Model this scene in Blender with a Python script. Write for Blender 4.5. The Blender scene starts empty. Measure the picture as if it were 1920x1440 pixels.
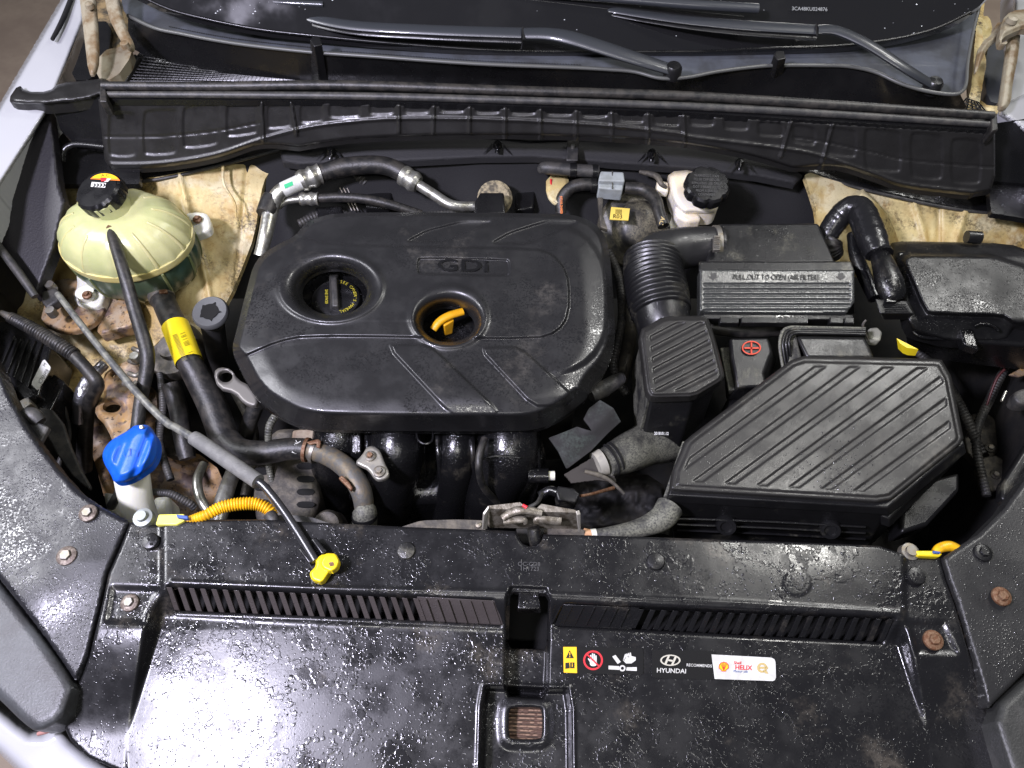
import bpy, bmesh, math, random
import numpy as np
from mathutils import Vector, Matrix
random.seed(4)
SC = bpy.context.scene
COL = SC.collection
# ---------------------------------------------------------------- camera
FL = 1423.0                      # focal length in photograph pixels (1920 wide)
PITCH, ROLL = math.radians(60), math.radians(2.2)
CAM = Vector((0, 0, 1.0))
_d = Vector((0, math.cos(PITCH), -math.sin(PITCH)))
_r0, _u0 = Vector((1, 0, 0)), Vector((0, math.sin(PITCH), math.cos(PITCH)))
_R = _r0*math.cos(ROLL) + _u0*math.sin(ROLL)
_U = -_r0*math.sin(ROLL) + _u0*math.cos(ROLL)
cd = bpy.data.cameras.new('camera'); cam = bpy.data.objects.new('camera', cd); COL.objects.link(cam)
cd.sensor_width = 36; cd.lens = 36*FL/1920; cd.clip_start = .02; cd.clip_end = 100
M = Matrix((_R, _U, -_d)).transposed().to_4x4(); M.translation = CAM
cam.matrix_world = M; SC.camera = cam
# ---------------------------------------------------------------- world and lamps
w = bpy.data.worlds.new('World'); SC.world = w; w.use_nodes = True
bg = w.node_tree.nodes['Background']; bg.inputs[0].default_value = (.86, .93, 1, 1); bg.inputs[1].default_value = .052
def lamp(name, loc, to, sx, sy, energy, color):
    l = bpy.data.lights.new(name, 'AREA'); l.shape = 'RECTANGLE'; l.size = sx; l.size_y = sy
    l.energy = energy; l.color = color
    o = bpy.data.objects.new(name, l); COL.objects.link(o); o.location = loc
    o.rotation_euler = (Vector(to)-Vector(loc)).to_track_quat('-Z', 'Y').to_euler()
    return o
lamp('left_work_lamp', (-.98, -.12, 1.72), (-.1, .6, 0), .24, .18, 76, (.83, .80, 1))
lamp('left_wall_lamp', (-1.75, .8, 1.45), (-.2, .5, 0), .7, .5, 34, (.94, .94, 1))
lamp('overhead_lamp', (1.15, 1.1, 1.95), (.5, .75, 0), .3, .2, 13, (1, .98, .93))
lamp('front_ceiling_lamp', (.1, -.95, 2.3), (.1, .6, 0), 1.3, .2, 18, (1, .98, .94))
lamp('rear_ceiling_lamp', (1.87, 2.16, 2.15), (1.87, 2.16, 0), .8, .42, 44, (1, .99, .96))
SC.view_settings.view_transform = 'Standard'; SC.view_settings.look = 'None'
SC.view_settings.exposure = 0; SC.view_settings.gamma = 1
# ---------------------------------------------------------------- projection helpers: a photograph pixel and a height give a point
rA = np.array(_R); uA = np.array(_U); dA = np.array(_d); cA = np.array(CAM)
def ray(px, py):
    px = np.asarray(px, float); py = np.asarray(py, float)
    return dA + rA*((px-960)/FL)[..., None] + uA*((720-py)/FL)[..., None]
def WN(px, py, z):
    v = ray(px, py); t = (np.asarray(z, float)-1.0)/v[..., 2]
    return cA + v*t[..., None]
def W(px, py, z=0.): return Vector(WN(np.array(px), np.array(py), np.array(float(z))))
def S(px, py, z=0.): return abs((W(px, py, z)-CAM).dot(_d))/FL
# ---------------------------------------------------------------- scene helpers
ORG = {}
def fin(name, verts, faces, mat, parent=None, smooth=True, bevel=0, kind=None, seg=2, sub=0, solid=0, auto=None):
    me = bpy.data.meshes.new(name)
    v = np.asarray(verts, float).reshape(-1, 3)
    org = ORG[parent] if parent is not None else Vector(v.mean(axis=0))
    me.from_pydata((v-np.array(org)).tolist(), [], [list(map(int, f)) for f in faces]); me.update()
    if smooth: me.polygons.foreach_set('use_smooth', [True]*len(me.polygons))
    me.materials.append(mat)
    o = bpy.data.objects.new(name, me); COL.objects.link(o); ORG[o] = Vector(org)
    if parent is not None: o.parent = parent
    else: o.location = org
    if auto is not None and smooth:
        bm = bmesh.new(); bm.from_mesh(me)
        for e in bm.edges:
            if len(e.link_faces) == 2 and e.calc_face_angle(0) > math.radians(auto): e.smooth = False
        bm.to_mesh(me); bm.free()
    if solid: m = o.modifiers.new('solid', 'SOLIDIFY'); m.thickness = solid; m.offset = 1
    if bevel:
        m = o.modifiers.new('bevel', 'BEVEL'); m.width = bevel; m.segments = seg; m.limit_method = 'ANGLE'; m.angle_limit = math.radians(28)
    if sub: m = o.modifiers.new('sub', 'SUBSURF'); m.levels = m.render_levels = sub
    if kind: o['kind'] = kind
    return o
def tag(o, label, cat, group=None):
    o['label'] = label; o['category'] = cat
    if group: o['group'] = group
    return o
def thing(name, label, cat, px, py, z=0, group=None):
    o = bpy.data.objects.new(name, None); COL.objects.link(o); o.location = W(px, py, z); o.empty_display_size = .02
    ORG[o] = W(px, py, z); return tag(o, label, cat, group)
def subthing(name, parent, px, py, z):
    o = bpy.data.objects.new(name, None); COL.objects.link(o); o.parent = parent; o.location = W(px, py, z)-ORG[parent]; o.empty_display_size = .02
    ORG[o] = W(px, py, z); return o
def copy_part(src, parent, loc, rot=None, name=None):
    """place a copy of a prototype (mesh data shared) and of its sub-parts"""
    o = src.copy(); COL.objects.link(o); o.parent = parent
    o.location = Vector(loc) - (ORG[parent] if parent is not None else Vector())
    if rot is not None: o.rotation_euler = rot
    ORG[o] = Vector(loc)
    for ch in [c for c in PROTO_CH.get(src, [])]:
        k = ch.copy(); COL.objects.link(k); k.parent = o; k.location = (0, 0, 0); k.rotation_euler = (0, 0, 0)
    return o
PROTO_CH = {}
def cat(pts, n=8, closed=False):
    P = [np.array(p, float) for p in pts]; out = []; N = len(P)
    for i in range(N if closed else N-1):
        if closed: a, b, c, d = P[i-1], P[i], P[(i+1) % N], P[(i+2) % N]
        else: a, b, c, d = P[max(i-1, 0)], P[i], P[i+1], P[min(i+2, N-1)]
        for k in range(n):
            t = k/n; out.append(.5*((2*b)+(c-a)*t+(2*a-5*b+4*c-d)*t*t+(3*b-a-3*c+d)*t**3))
    if not closed: out.append(P[-1])
    return out
def chaikin(poly, n=2, q=.25):
    P = [np.array(p, float) for p in poly]
    for _ in range(n):
        P = [x for i in range(len(P)) for x in (P[i]*(1-q)+P[(i+1) % len(P)]*q, P[i]*q+P[(i+1) % len(P)]*(1-q))]
    return P
def sdf(poly, x, y):
    """signed distance in pixels, positive inside"""
    P = np.array([(p[0], p[1]) for p in poly], float); Q = np.roll(P, -1, 0)
    x = np.asarray(x, float); y = np.asarray(y, float)
    d2 = np.full(x.shape, 1e18); ins = np.zeros(x.shape, bool)
    for (ax, ay), (bx, by) in zip(P, Q):
        ex, ey = bx-ax, by-ay; L = ex*ex+ey*ey+1e-12
        t = np.clip(((x-ax)*ex+(y-ay)*ey)/L, 0, 1)
        d2 = np.minimum(d2, (x-ax-ex*t)**2+(y-ay-ey*t)**2)
        if ay != by:
            c = ((ay > y) != (by > y)) & (x < (bx-ax)*(y-ay)/(by-ay)+ax); ins ^= c
    return np.where(ins, 1, -1)*np.sqrt(d2)
def sst(a, b, x):
    t = np.clip((x-a)/(b-a), 0, 1); return t*t*(3-2*t)
def curve(pts):
    P = np.array(sorted(pts), float); return lambda x: np.interp(x, P[:, 0], P[:, 1])
def scurve(pts):
    P = np.array(cat(pts, 8)); return lambda x: np.interp(x, P[:, 0], P[:, 1])
def vnoise(x, y, s, seed=0):
    """smooth value noise on pixel coordinates"""
    x = np.asarray(x, float)/s+seed*17.3; y = np.asarray(y, float)/s+seed*5.1
    xi, yi = np.floor(x), np.floor(y); fx, fy = x-xi, y-yi; fx = fx*fx*(3-2*fx); fy = fy*fy*(3-2*fy)
    h = lambda a, b: np.modf(np.abs(np.sin(a*127.1+b*311.7+seed)*43758.5453))[0]
    return (h(xi, yi)*(1-fx)+h(xi+1, yi)*fx)*(1-fy)+(h(xi, yi+1)*(1-fx)+h(xi+1, yi+1)*fx)*fy-.5
def relief(name, outline, zf, mat, parent=None, holes=(), step=3, skirt=.012, kind=None, lab=None):
    """a moulded panel: grid over an outline, each vertex at its own height zf(px, py, inner distance), with a rim"""
    O = np.array([(p[0], p[1]) for p in outline]); x0, y0 = O.min(0)-step; x1, y1 = O.max(0)+step
    nx = int((x1-x0)/step)+2; ny = int((y1-y0)/step)+2
    X, Y = np.meshgrid(x0+np.arange(nx)*step, y0+np.arange(ny)*step)
    def SD(x, y):
        s = sdf(outline, x, y)
        for h in holes: s = np.minimum(s, -sdf(h, x, y))
        return s
    D = SD(X, Y); ok = D > -.55*step
    c = ok[:-1, :-1] & ok[1:, :-1] & ok[:-1, 1:] & ok[1:, 1:]
    idx = -np.ones(X.shape, int); J, I = np.nonzero(c)
    use = np.zeros(X.shape, bool)
    for a, b in ((0, 0), (1, 0), (0, 1), (1, 1)): use[J+a, I+b] = True
    idx[use] = np.arange(use.sum()); px = X[use].copy(); py = Y[use].copy()
    F = np.stack([idx[J+1, I], idx[J+1, I+1], idx[J, I+1], idx[J, I]], 1)
    E = {}
    for f in F.tolist():
        for k in range(4):
            a, b = f[k], f[(k+1) % 4]
            if (b, a) in E: del E[(b, a)]
            else: E[(a, b)] = 1
    bv = np.array(sorted({a for e in E for a in e}))
    for _ in range(2):
        bx, by = px[bv], py[bv]; s = SD(bx, by)
        gx = (SD(bx+.4, by)-SD(bx-.4, by))/.8; gy = (SD(bx, by+.4)-SD(bx, by-.4))/.8
        n = np.maximum(gx*gx+gy*gy, .3); px[bv] = bx-s*gx/n; py[bv] = by-s*gy/n
    d = SD(px, py); d[bv] = 0
    z = zf(px, py, np.maximum(d, 0)); V = WN(px, py, np.broadcast_to(z, px.shape))
    faces = F.tolist(); Vs = [V]
    if skirt:
        n0 = len(V); m = {b: n0+i for i, b in enumerate(bv.tolist())}; k = len(bv)
        top = V[bv]; bot = top.copy(); bot[:, 2] -= skirt; Vs += [top, bot]
        for a, b in E: faces.append([m[b], m[a], m[a]+k, m[b]+k])
    o = fin(name, np.concatenate(Vs), faces, mat, parent, kind=kind)
    if lab: o['label'] = lab
    return o
def prism(name, top, bot, mat, parent=None, bevel=.003, seg=3, capb=True, smooth=True, kind=None):
    """closed box between two polygons of (px, py, z)"""
    n = len(top); V = [W(*p) for p in top]+[W(*p) for p in bot]
    F = [list(range(n))[::-1]]+([list(range(n, 2*n))] if capb else [])
    F += [[i, (i+1) % n, n+(i+1) % n, n+i] for i in range(n)]
    bm = bmesh.new(); vs = [bm.verts.new(v) for v in V]
    for f in F: bm.faces.new([vs[i] for i in f])
    bmesh.ops.recalc_face_normals(bm, faces=bm.faces)
    V = [v.co.copy() for v in bm.verts]; bm.verts.index_update(); F = [[v.index for v in f.verts] for f in bm.faces]; bm.free()
    return fin(name, V, F, mat, parent, bevel=bevel, seg=seg, smooth=smooth, auto=30, kind=kind)
def slab(name, poly, z, h, mat, parent=None, bevel=.002, grow=0, **k):
    """plate with vertical walls: polygon at height z, h thick; z may be a number or one height per corner"""
    zs = [z]*len(poly) if not hasattr(z, '__len__') else z
    T = [W(p[0], p[1], a) for p, a in zip(poly, zs)]
    c = sum(T, Vector())/len(T)
    B = [v+(Vector((v.x-c.x, v.y-c.y, 0)).normalized()*grow)-Vector((0, 0, h)) for v in T]
    n = len(T); F = [list(range(n))[::-1], list(range(n, 2*n))]+[[i, (i+1) % n, n+(i+1) % n, n+i] for i in range(n)]
    bm = bmesh.new(); vs = [bm.verts.new(v) for v in T+B]
    for f in F: bm.faces.new([vs[i] for i in f])
    bmesh.ops.recalc_face_normals(bm, faces=bm.faces); bm.verts.index_update()
    F = [[v.index for v in f.verts] for f in bm.faces]; bm.free()
    return fin(name, T+B, F, mat, parent, bevel=bevel, seg=3, auto=30, **k)
def sweep(path, rad, ns=16, flat=1., cap=True, up=None, closed=False):
    """verts and faces of a tube along world points; flat squashes the section along 'up'"""
    P = [Vector(p) for p in path]; n = len(P); V = []; F = []
    T = [(P[min(i+1, n-1)]-P[max(i-1, 0)]).normalized() for i in range(n)]
    nrm = (Vector(up) if up else Vector((0, 0, 1))); nrm = (nrm-T[0]*nrm.dot(T[0]))
    if nrm.length < .05: nrm = Vector((0, 1, 0))-T[0]*T[0].y
    nrm.normalize()
    for i in range(n):
        nrm = (nrm-T[i]*nrm.dot(T[i])).normalized(); b = T[i].cross(nrm)
        for k in range(ns):
            a = 2*math.pi*k/ns; V.append(P[i]+nrm*math.cos(a)*rad[i]*flat+b*math.sin(a)*rad[i])
    for i in range(n-1):
        for k in range(ns):
            k2 = (k+1) % ns; F.append([i*ns+k, i*ns+k2, (i+1)*ns+k2, (i+1)*ns+k])
    if cap:
        F.append([k for k in range(ns)][::-1]); F.append([(n-1)*ns+k for k in range(ns)])
    return V, F
def tube(name, pts, mat, parent=None, ns=16, n=8, corr=None, flat=1., cap=True, wob=0, **k):
    """hose through photograph points (px, py, z, radius in px); corr=(period px, depth fraction, from, to)"""
    q = cat(pts, n); path = [W(a[0], a[1], a[2]) for a in q]; rad = [a[3]*S(a[0], a[1], a[2]) for a in q]
    if corr:
        per, amp = corr[0], corr[1]; f0, f1 = (corr[2], corr[3]) if len(corr) > 2 else (0, 1)
        L = [0]
        for a, b in zip(path, path[1:]): L.append(L[-1]+(b-a).length)
        sp = per*S(*pts[0][:3]); st = sp/6; N = max(int(L[-1]/st), 4); xs = np.linspace(0, L[-1], N)
        A = np.array(path); path = [Vector([np.interp(x, L, A[:, j]) for j in range(3)]) for x in xs]
        rr = np.interp(xs, L, rad)
        tt = xs/L[-1]; on = (tt >= f0)*(tt <= f1)
        rad = list(rr*(1+on*amp*(np.abs(np.sin(np.pi*xs/sp))-.6)))
    if wob: rad = [r*(1+wob*math.sin(i*1.7)*math.cos(i*.6+1)) for i, r in enumerate(rad)]
    V, F = sweep(path, rad, ns, flat, cap)
    return fin(name, V, F, mat, parent, auto=50, **k)
def lathe(name, prof, c, mat, parent=None, axis=(0, 0, 1), ns=32, sy=1., mod=None, bevel=0, smooth=True, rot=0, **k):
    """turned shape: profile of (radius, height) metres about axis at c; mod(angle, i) scales the radius"""
    ax = Vector(axis).normalized(); q = Vector((0, 0, 1)).rotation_difference(ax); V = []; F = []
    for i, (r, h) in enumerate(prof):
        for j in range(ns):
            a = 2*math.pi*j/ns+rot; m = mod(a, i) if mod else 1
            V.append(Vector(c)+q @ Vector((r*m*math.cos(a), r*m*math.sin(a)*sy, h)))
    for i in range(len(prof)-1):
        for j in range(ns):
            j2 = (j+1) % ns; F.append([i*ns+j, i*ns+j2, (i+1)*ns+j2, (i+1)*ns+j])
    F.append([j for j in range(ns)][::-1]); F.append([(len(prof)-1)*ns+j for j in range(ns)])
    return fin(name, V, F, mat, parent, smooth=smooth, auto=35, bevel=bevel, **k)
def planeof(a, b, c):
    A, B, C = W(*a), W(*b), W(*c); n = (B-A).cross(C-A).normalized(); return A, (n if n.z > 0 else -n)
def hit(px, py, pl, off=0.):
    A, n = pl; v = Vector(ray(np.array(px), np.array(py))); t = (A+n*off-CAM).dot(n)/v.dot(n); return CAM+v*t
def flatshape(name, polys, pl, mat, parent, off=.0006, th=.0004):
    """thin print or relief on a plane: polygons of photograph pixels"""
    V = []; F = []
    for poly in polys:
        b = len(V); n = len(poly)
        V += [hit(p[0], p[1], pl, off) for p in poly]+[hit(p[0], p[1], pl, off-th) for p in poly]
        F.append(list(range(b, b+n))[::-1]); F += [[b+i, b+(i+1) % n, b+n+(i+1) % n, b+n+i] for i in range(n)]
    o = fin(name, V, F, mat, parent, smooth=False)
    bm = bmesh.new(); bm.from_mesh(o.data); bmesh.ops.recalc_face_normals(bm, faces=bm.faces)
    bmesh.ops.triangulate(bm, faces=[f for f in bm.faces if len(f.verts) > 4]); bm.to_mesh(o.data); bm.free()
    return o
def text(name, s, px, py, size, pl, mat, parent, ang=0., off=.0006, sx=1., align='CENTER', th=0., bold=0., shear=0.):
    """lettering laid on a plane; size = letter height in photograph pixels"""
    cu = bpy.data.curves.new('t', 'FONT'); cu.body = s; cu.align_x = align; cu.align_y = 'CENTER'; cu.size = 1.4; cu.offset = bold; cu.resolution_u = 3; cu.shear = shear
    t = bpy.data.objects.new('t', cu); COL.objects.link(t)
    dg = bpy.context.evaluated_depsgraph_get(); me = t.evaluated_get(dg).to_mesh()
    a = math.radians(ang); ca, sa = math.cos(a), math.sin(a); V = []
    for v in me.vertices:
        x, y = v.co.x*size*sx, -v.co.y*size
        V.append(hit(px+x*ca-y*sa, py+x*sa+y*ca, pl, off))
    F = [list(p.vertices) for p in me.polygons]
    t.evaluated_get(dg).to_mesh_clear(); bpy.data.objects.remove(t); bpy.data.curves.remove(cu)
    return fin(name, V, F, mat, parent, smooth=False, solid=th)
def cyl_hit(px, py, a, b, r):
    A, B = W(*a), W(*b); ax_ = (B-A).normalized(); v = Vector(ray(np.array(px), np.array(py))); o = CAM-A
    v2, o2_ = v-ax_*v.dot(ax_), o-ax_*o.dot(ax_); qa, qb, qc = v2.dot(v2), 2*v2.dot(o2_), o2_.dot(o2_)-r*r
    t = (-qb-math.sqrt(max(qb*qb-4*qa*qc, 0)))/(2*qa); return CAM+v*t
def wrapshape(name, quads, a, b, rpx, mat, parent, off=.0005):
    r = rpx*S(*a)+off; V = [cyl_hit(p[0], p[1], a, b, r) for q in quads for p in q]; k = 0; F = []
    for q in quads: F.append(list(range(k, k+len(q)))); k += len(q)
    return fin(name, V, F, mat, parent, smooth=False)
def ell(cx, cy, rx, ry, n=40, a0=0): return [(cx+rx*math.cos(a0+2*math.pi*i/n), cy+ry*math.sin(a0+2*math.pi*i/n)) for i in range(n)]
def rrect(x0, y0, x1, y1, r=4, skew=0): # rounded rectangle in px, skew lowers the right side
    c = chaikin([(x0+r, y0), (x1-r, y0), (x1, y0+r), (x1, y1-r), (x1-r, y1), (x0+r, y1), (x0, y1-r), (x0, y0+r)], 1)
    return [(p[0], p[1]+(p[0]-x0)*skew) for p in c]
# ---------------------------------------------------------------- materials
class N:
    def __init__(s, name):
        s.m = bpy.data.materials.new(name); s.m.use_nodes = True; s.t = s.m.node_tree; s.b = s.t.nodes['Principled BSDF']
        s.tc = s.t.nodes.new('ShaderNodeTexCoord').outputs['Object']
    def n(s, ty, **k):
        x = s.t.nodes.new(ty)
        for a, b in k.items():
            if a in x.inputs.keys(): s.put(x.inputs[a], b)
            else: setattr(x, a, b)
        return x
    def put(s, i, v):
        if hasattr(v, 'is_output'): s.t.links.new(v, i)
        else: i.default_value = v
    def noise(s, scale, detail=3, rough=.55, dist=0, out='Fac'):
        x = s.n('ShaderNodeTexNoise', Scale=scale, Detail=detail, Roughness=rough, Distortion=dist); s.t.links.new(s.tc, x.inputs['Vector']); return x.outputs[out]
    def vor(s, scale, feature='F1', rnd=1., out='Distance'):
        x = s.n('ShaderNodeTexVoronoi', feature=feature, Scale=scale, Randomness=rnd); s.t.links.new(s.tc, x.inputs['Vector']); return x.outputs[out]
    def math(s, op, a, b=0., c=0.):
        x = s.n('ShaderNodeMath', operation=op); s.put(x.inputs[0], a); s.put(x.inputs[1], b); s.put(x.inputs[2], c); return x.outputs[0]
    def ramp(s, f, a, b, lo=0., hi=1.):
        x = s.n('ShaderNodeMapRange', interpolation_type='SMOOTHSTEP'); s.put(x.inputs['Value'], f)
        for k, v in zip(('From Min', 'From Max', 'To Min', 'To Max'), (a, b, lo, hi)): s.put(x.inputs[k], v)
        return x.outputs[0]
    def mix(s, f, a, b):
        x = s.n('ShaderNodeMix', data_type='RGBA'); s.put(x.inputs[0], f)
        s.put(x.inputs[6], a if hasattr(a, 'is_output') else (*a, 1)); s.put(x.inputs[7], b if hasattr(b, 'is_output') else (*b, 1)); return x.outputs[2]
    def bump(s, h, st, dist, prev=None):
        x = s.n('ShaderNodeBump', Strength=st, Distance=dist); s.put(x.inputs['Height'], h)
        if prev is not None: s.put(x.inputs['Normal'], prev)
        return x.outputs[0]
    def set(s, **k):
        for a, b in k.items():
            i = s.b.inputs[a.replace('_', ' ')]
            s.put(i, (*b, 1) if isinstance(b, tuple) and len(b) == 3 and 'Color' in a+'Color' and i.type == 'RGBA' else b)
        return s.m
def plastic(name, col=(.022, .022, .023), rough=.42, grain=(420, .25), drops=0., cover=.5, dust=None, damt=.3, dscale=9, film=0., fscale=110, dsc=330, spec=.5, coat=0., patch=6, crough=.12, speck=.3):
    """black moulded plastic: pebble grain, beads of water where the noise allows, dust stains, films of water"""
    m = N(name); base = col
    if dust:
        f = m.ramp(m.noise(dscale, 6, .65), .62-damt*.5, .75-damt*.3); f2 = m.math('MULTIPLY', f, m.ramp(m.noise(dscale*14, 4, .7), .3, .62))
        base = m.mix(m.math('MULTIPLY', f2, .75), col, dust)
    nb = m.bump(m.noise(grain[0], 3, .7), grain[1], .0005)
    r = m.ramp(m.noise(23, 4, .6), .35, .65, rough-.07, rough+.08)
    cw = coat
    if drops:
        v = m.vor(dsc); c = m.vor(dsc, out='Color'); sep = m.n('ShaderNodeSeparateColor', Color=c).outputs[0]
        mk = m.ramp(m.noise(patch, 5, .62, .4), .62-cover*.35, .7-cover*.3)
        keep = m.math('GREATER_THAN', m.math('ADD', sep, m.math('MULTIPLY', mk, .6)), .9)
        h = m.math('MULTIPLY', m.ramp(v, .05, .5, 1., 0.), keep)
        nb = m.bump(h, drops*.6, .0006, nb)
        cw = m.math('ADD', coat, m.math('MULTIPLY', m.ramp(h, .02, .2), .7))
    if film:
        g2 = m.noise(fscale*.2, 5, .6, .5); cov = m.ramp(g2, .43, .64, .0, .72); hs = []
        for sc_ in (fscale, fscale*2.3): hs.append(m.ramp(m.math('SUBTRACT', cov, m.vor(sc_)), -.02, .16))
        fm = m.math('MAXIMUM', hs[0], hs[1])
        nb = m.bump(fm, film, .0003, nb)
        r = m.math('SUBTRACT', r, m.math('MULTIPLY', fm, .06)); cw = m.math('ADD', cw, m.math('MULTIPLY', fm, .42))
    if speck:
        sp = m.math('MULTIPLY', m.ramp(m.noise(310, 2, .6), .5, .6), m.ramp(m.noise(11, 6, .68, .5), .46, .64))
        cw = m.math('ADD', cw, m.math('MULTIPLY', sp, speck)); r = m.math('SUBTRACT', r, m.math('MULTIPLY', sp, speck*.3))
    m.put(m.b.inputs['Coat Normal'], nb)
    return m.set(Base_Color=base, Roughness=r, Normal=nb, Specular_IOR_Level=spec, Coat_Weight=cw, Coat_Roughness=crough)
def simple(name, col, rough=.5, metal=0., bump=None, var=None, vs=40, **k):
    m = N(name); base = col
    if var: base = m.mix(m.ramp(m.noise(vs, 5, .65), .4, .62), col, var)
    a = dict(Base_Color=base, Roughness=rough, Metallic=metal, **k)
    if bump: a['Normal'] = m.bump(m.noise(bump[0], 3), bump[1], .002)
    return m.set(**a)
SHIELD = plastic('shield_plastic', (.010, .010, .0108), .29, (420, .13), drops=.6, cover=.1, dsc=420, dust=(.085, .075, .06), damt=.14, film=.7, fscale=85, patch=7, coat=.0, speck=.4)
TRIML = plastic('side_trim_plastic', (.011, .011, .013), .4, (330, .45), drops=.9, cover=.6, dsc=420, patch=9, speck=1.)
COVER = plastic('engine_cover_plastic', (.015, .015, .0155), .38, (420, .22), dust=(.06, .056, .05), damt=.08, speck=.8)
RIBBED = plastic('ribbed_lid_plastic', (.02, .0192, .018), .42, (420, .2), drops=.5, cover=.1, dust=(.07, .066, .055), damt=.1, coat=.12, crough=.12, dsc=420, speck=.18)
BOXP = plastic('box_plastic', (.009, .009, .0095), .36, (420, .4), drops=.5, cover=.3, dust=(.12, .115, .085), damt=.16, dscale=14, dsc=420)
WETBOX = plastic('wet_box_plastic', (.006, .006, .0063), .42, (420, .15), drops=1., cover=.5, patch=14, coat=.05, dsc=420, speck=.7)
DUSTY = plastic('dusty_rubber', (.025, .025, .025), .6, (300, .4), dust=(.22, .22, .17), damt=.6, dscale=26)
PLEN = plastic('plenum_plastic', (.015, .0145, .014), .40, (420, .2), drops=.6, cover=.3, patch=14, coat=.05, dsc=420)
BLACK = plastic('smooth_black_plastic', (.008, .008, .0085), .3, (300, .3))
MATTE = simple('black_matte_insulation', (.009, .009, .01), .85, bump=(600, .4))
RUB = simple('black_rubber', (.011, .011, .011), .45, bump=(260, .25), var=(.035, .032, .028), vs=55)
RUBG = simple('worn_rubber', (.03, .03, .03), .5, bump=(300, .25), var=(.06, .057, .052), vs=50)
SHINY = plastic('wet_black_moulding', (.005, .005, .0055), .26, (200, .8), drops=.8, cover=.6, dsc=380, coat=.25, dust=(.05, .045, .035), damt=.12, dscale=25)
GREYF = simple('grey_foam_grip', (.12, .12, .115), .65, bump=(500, .4), var=(.16, .16, .15))
RODM = simple('grey_painted_rod', (.085, .088, .088), .42, metal=.2, var=(.2, .2, .17), vs=60)
CHROME = simple('bare_steel_rod', (.16, .16, .17), .3, metal=.9)
WASH = simple('stained_washer', (.085, .065, .052), .5, metal=.5, bump=(300, .3), var=(.2, .17, .14), vs=150)
ALU = simple('cast_aluminium_pipe', (.55, .55, .51), .36, metal=.85, bump=(120, .2), var=(.35, .34, .29), vs=70)
STEEL = simple('zinc_steel', (.26, .25, .23), .5, metal=.8, var=(.25, .22, .17), vs=120)
RUST = simple('rusty_steel', (.13, .055, .025), .55, metal=.35, bump=(300, .5), var=(.2, .12, .07), vs=180)
BLU = simple('blue_cap_plastic', (.005, .09, .58), .4, var=(.01, .1, .46), vs=70, bump=(180, .12), Subsurface_Weight=.05)
YEL = simple('yellow_plastic', (.78, .60, .015), .35, bump=(150, .1))
YEL2 = simple('yellow_conduit', (.8, .44, .01), .38, var=(.55, .3, .01), vs=60)
ORA = simple('orange_handle_plastic', (.72, .36, .01), .4, bump=(220, .2))
DARK = simple('dark_grime', (.008, .008, .008), .75, bump=(60, .4), var=(.018, .016, .013), vs=20)
DMET = simple('grimy_engine_metal', (.06, .055, .048), .6, metal=.3, bump=(90, .6), var=(.13, .115, .09), vs=45)
WHT = simple('white_print', (.62, .63, .6), .45, var=(.5, .5, .46), vs=90)
PBLK = simple('black_print', (.01, .01, .01), .4)
PRED = simple('red_print', (.6, .02, .03), .5)
PYEL = simple('amber_print', (.85, .5, .01), .45)
PORA = simple('orange_print', (.8, .2, .02), .5)
PGOLD = simple('gold_print', (.5, .38, .15), .5)
PGRN = simple('green_print', (.0, .38, .14), .5)
PBLUE = simple('navy_print', (.03, .08, .3), .5)
EMB = simple('moulded_mark', (.07, .07, .07), .4)
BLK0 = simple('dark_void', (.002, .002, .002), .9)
def m_paint():
    m = N('white_car_paint'); f = m.noise(5, 3)
    return m.set(Base_Color=m.mix(f, (.34, .345, .36), (.40, .405, .415)), Roughness=.22, Coat_Weight=.6, Coat_Roughness=.06, Normal=m.bump(m.noise(700, 2), .06, .001))
PAINT = m_paint()
def m_dirt():
    m = N('yellowed_dirty_paint'); a = m.noise(11, 6, .62, .6); b = m.noise(34, 7, .75, .3); c = m.noise(7, 4, .6, 1.2); e = m.noise(190, 5, .75)
    col = m.mix(m.ramp(a, .36, .66), (.56, .46, .22), (.43, .30, .10))
    col = m.mix(m.math('MULTIPLY', m.ramp(m.noise(9, 5, .6), .52, .62), .75), col, (.62, .56, .36))
    col = m.mix(m.math('MULTIPLY', m.ramp(b, .5, .72), .8), col, (.30, .165, .035))
    col = m.mix(m.math('MULTIPLY', m.ramp(c, .47, .66), m.ramp(e, .40, .6)), col, (.05, .035, .018))
    col = m.mix(m.math('MULTIPLY', m.ramp(e, .55, .7), .5), col, (.16, .10, .04))
    mp = m.n('ShaderNodeMapping', Scale=(1., .3, .3)); m.t.links.new(m.tc, mp.inputs['Vector']); st = m.n('ShaderNodeTexNoise', Scale=75., Detail=5.); m.t.links.new(mp.outputs[0], st.inputs['Vector'])
    col = m.mix(m.math('MULTIPLY', m.ramp(st.outputs['Fac'], .54, .68), .28), col, (.30, .18, .06))
    return m.set(Base_Color=col, Roughness=m.ramp(b, .3, .7, .35, .65), Normal=m.bump(b, .3, .003))
DIRT = m_dirt()
def m_rustplate():
    m = N('rust_stained_plate'); a = m.noise(16, 6, .65, .8); b = m.noise(60, 5, .7); c = m.noise(30, 5, .6, .5)
    col = m.mix(m.ramp(a, .4, .6), (.30, .235, .165), (.30, .18, .075))
    col = m.mix(m.ramp(b, .58, .68), col, (.5, .29, .06)); col = m.mix(m.ramp(c, .5, .62), col, (.13, .09, .075)); col = m.mix(m.ramp(m.noise(120, 5, .7), .55, .65), col, (.05, .035, .025))
    return m.set(Base_Color=col, Roughness=.5, Metallic=.15, Normal=m.bump(b, .4, .003))
RUSTP = m_rustplate()
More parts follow.
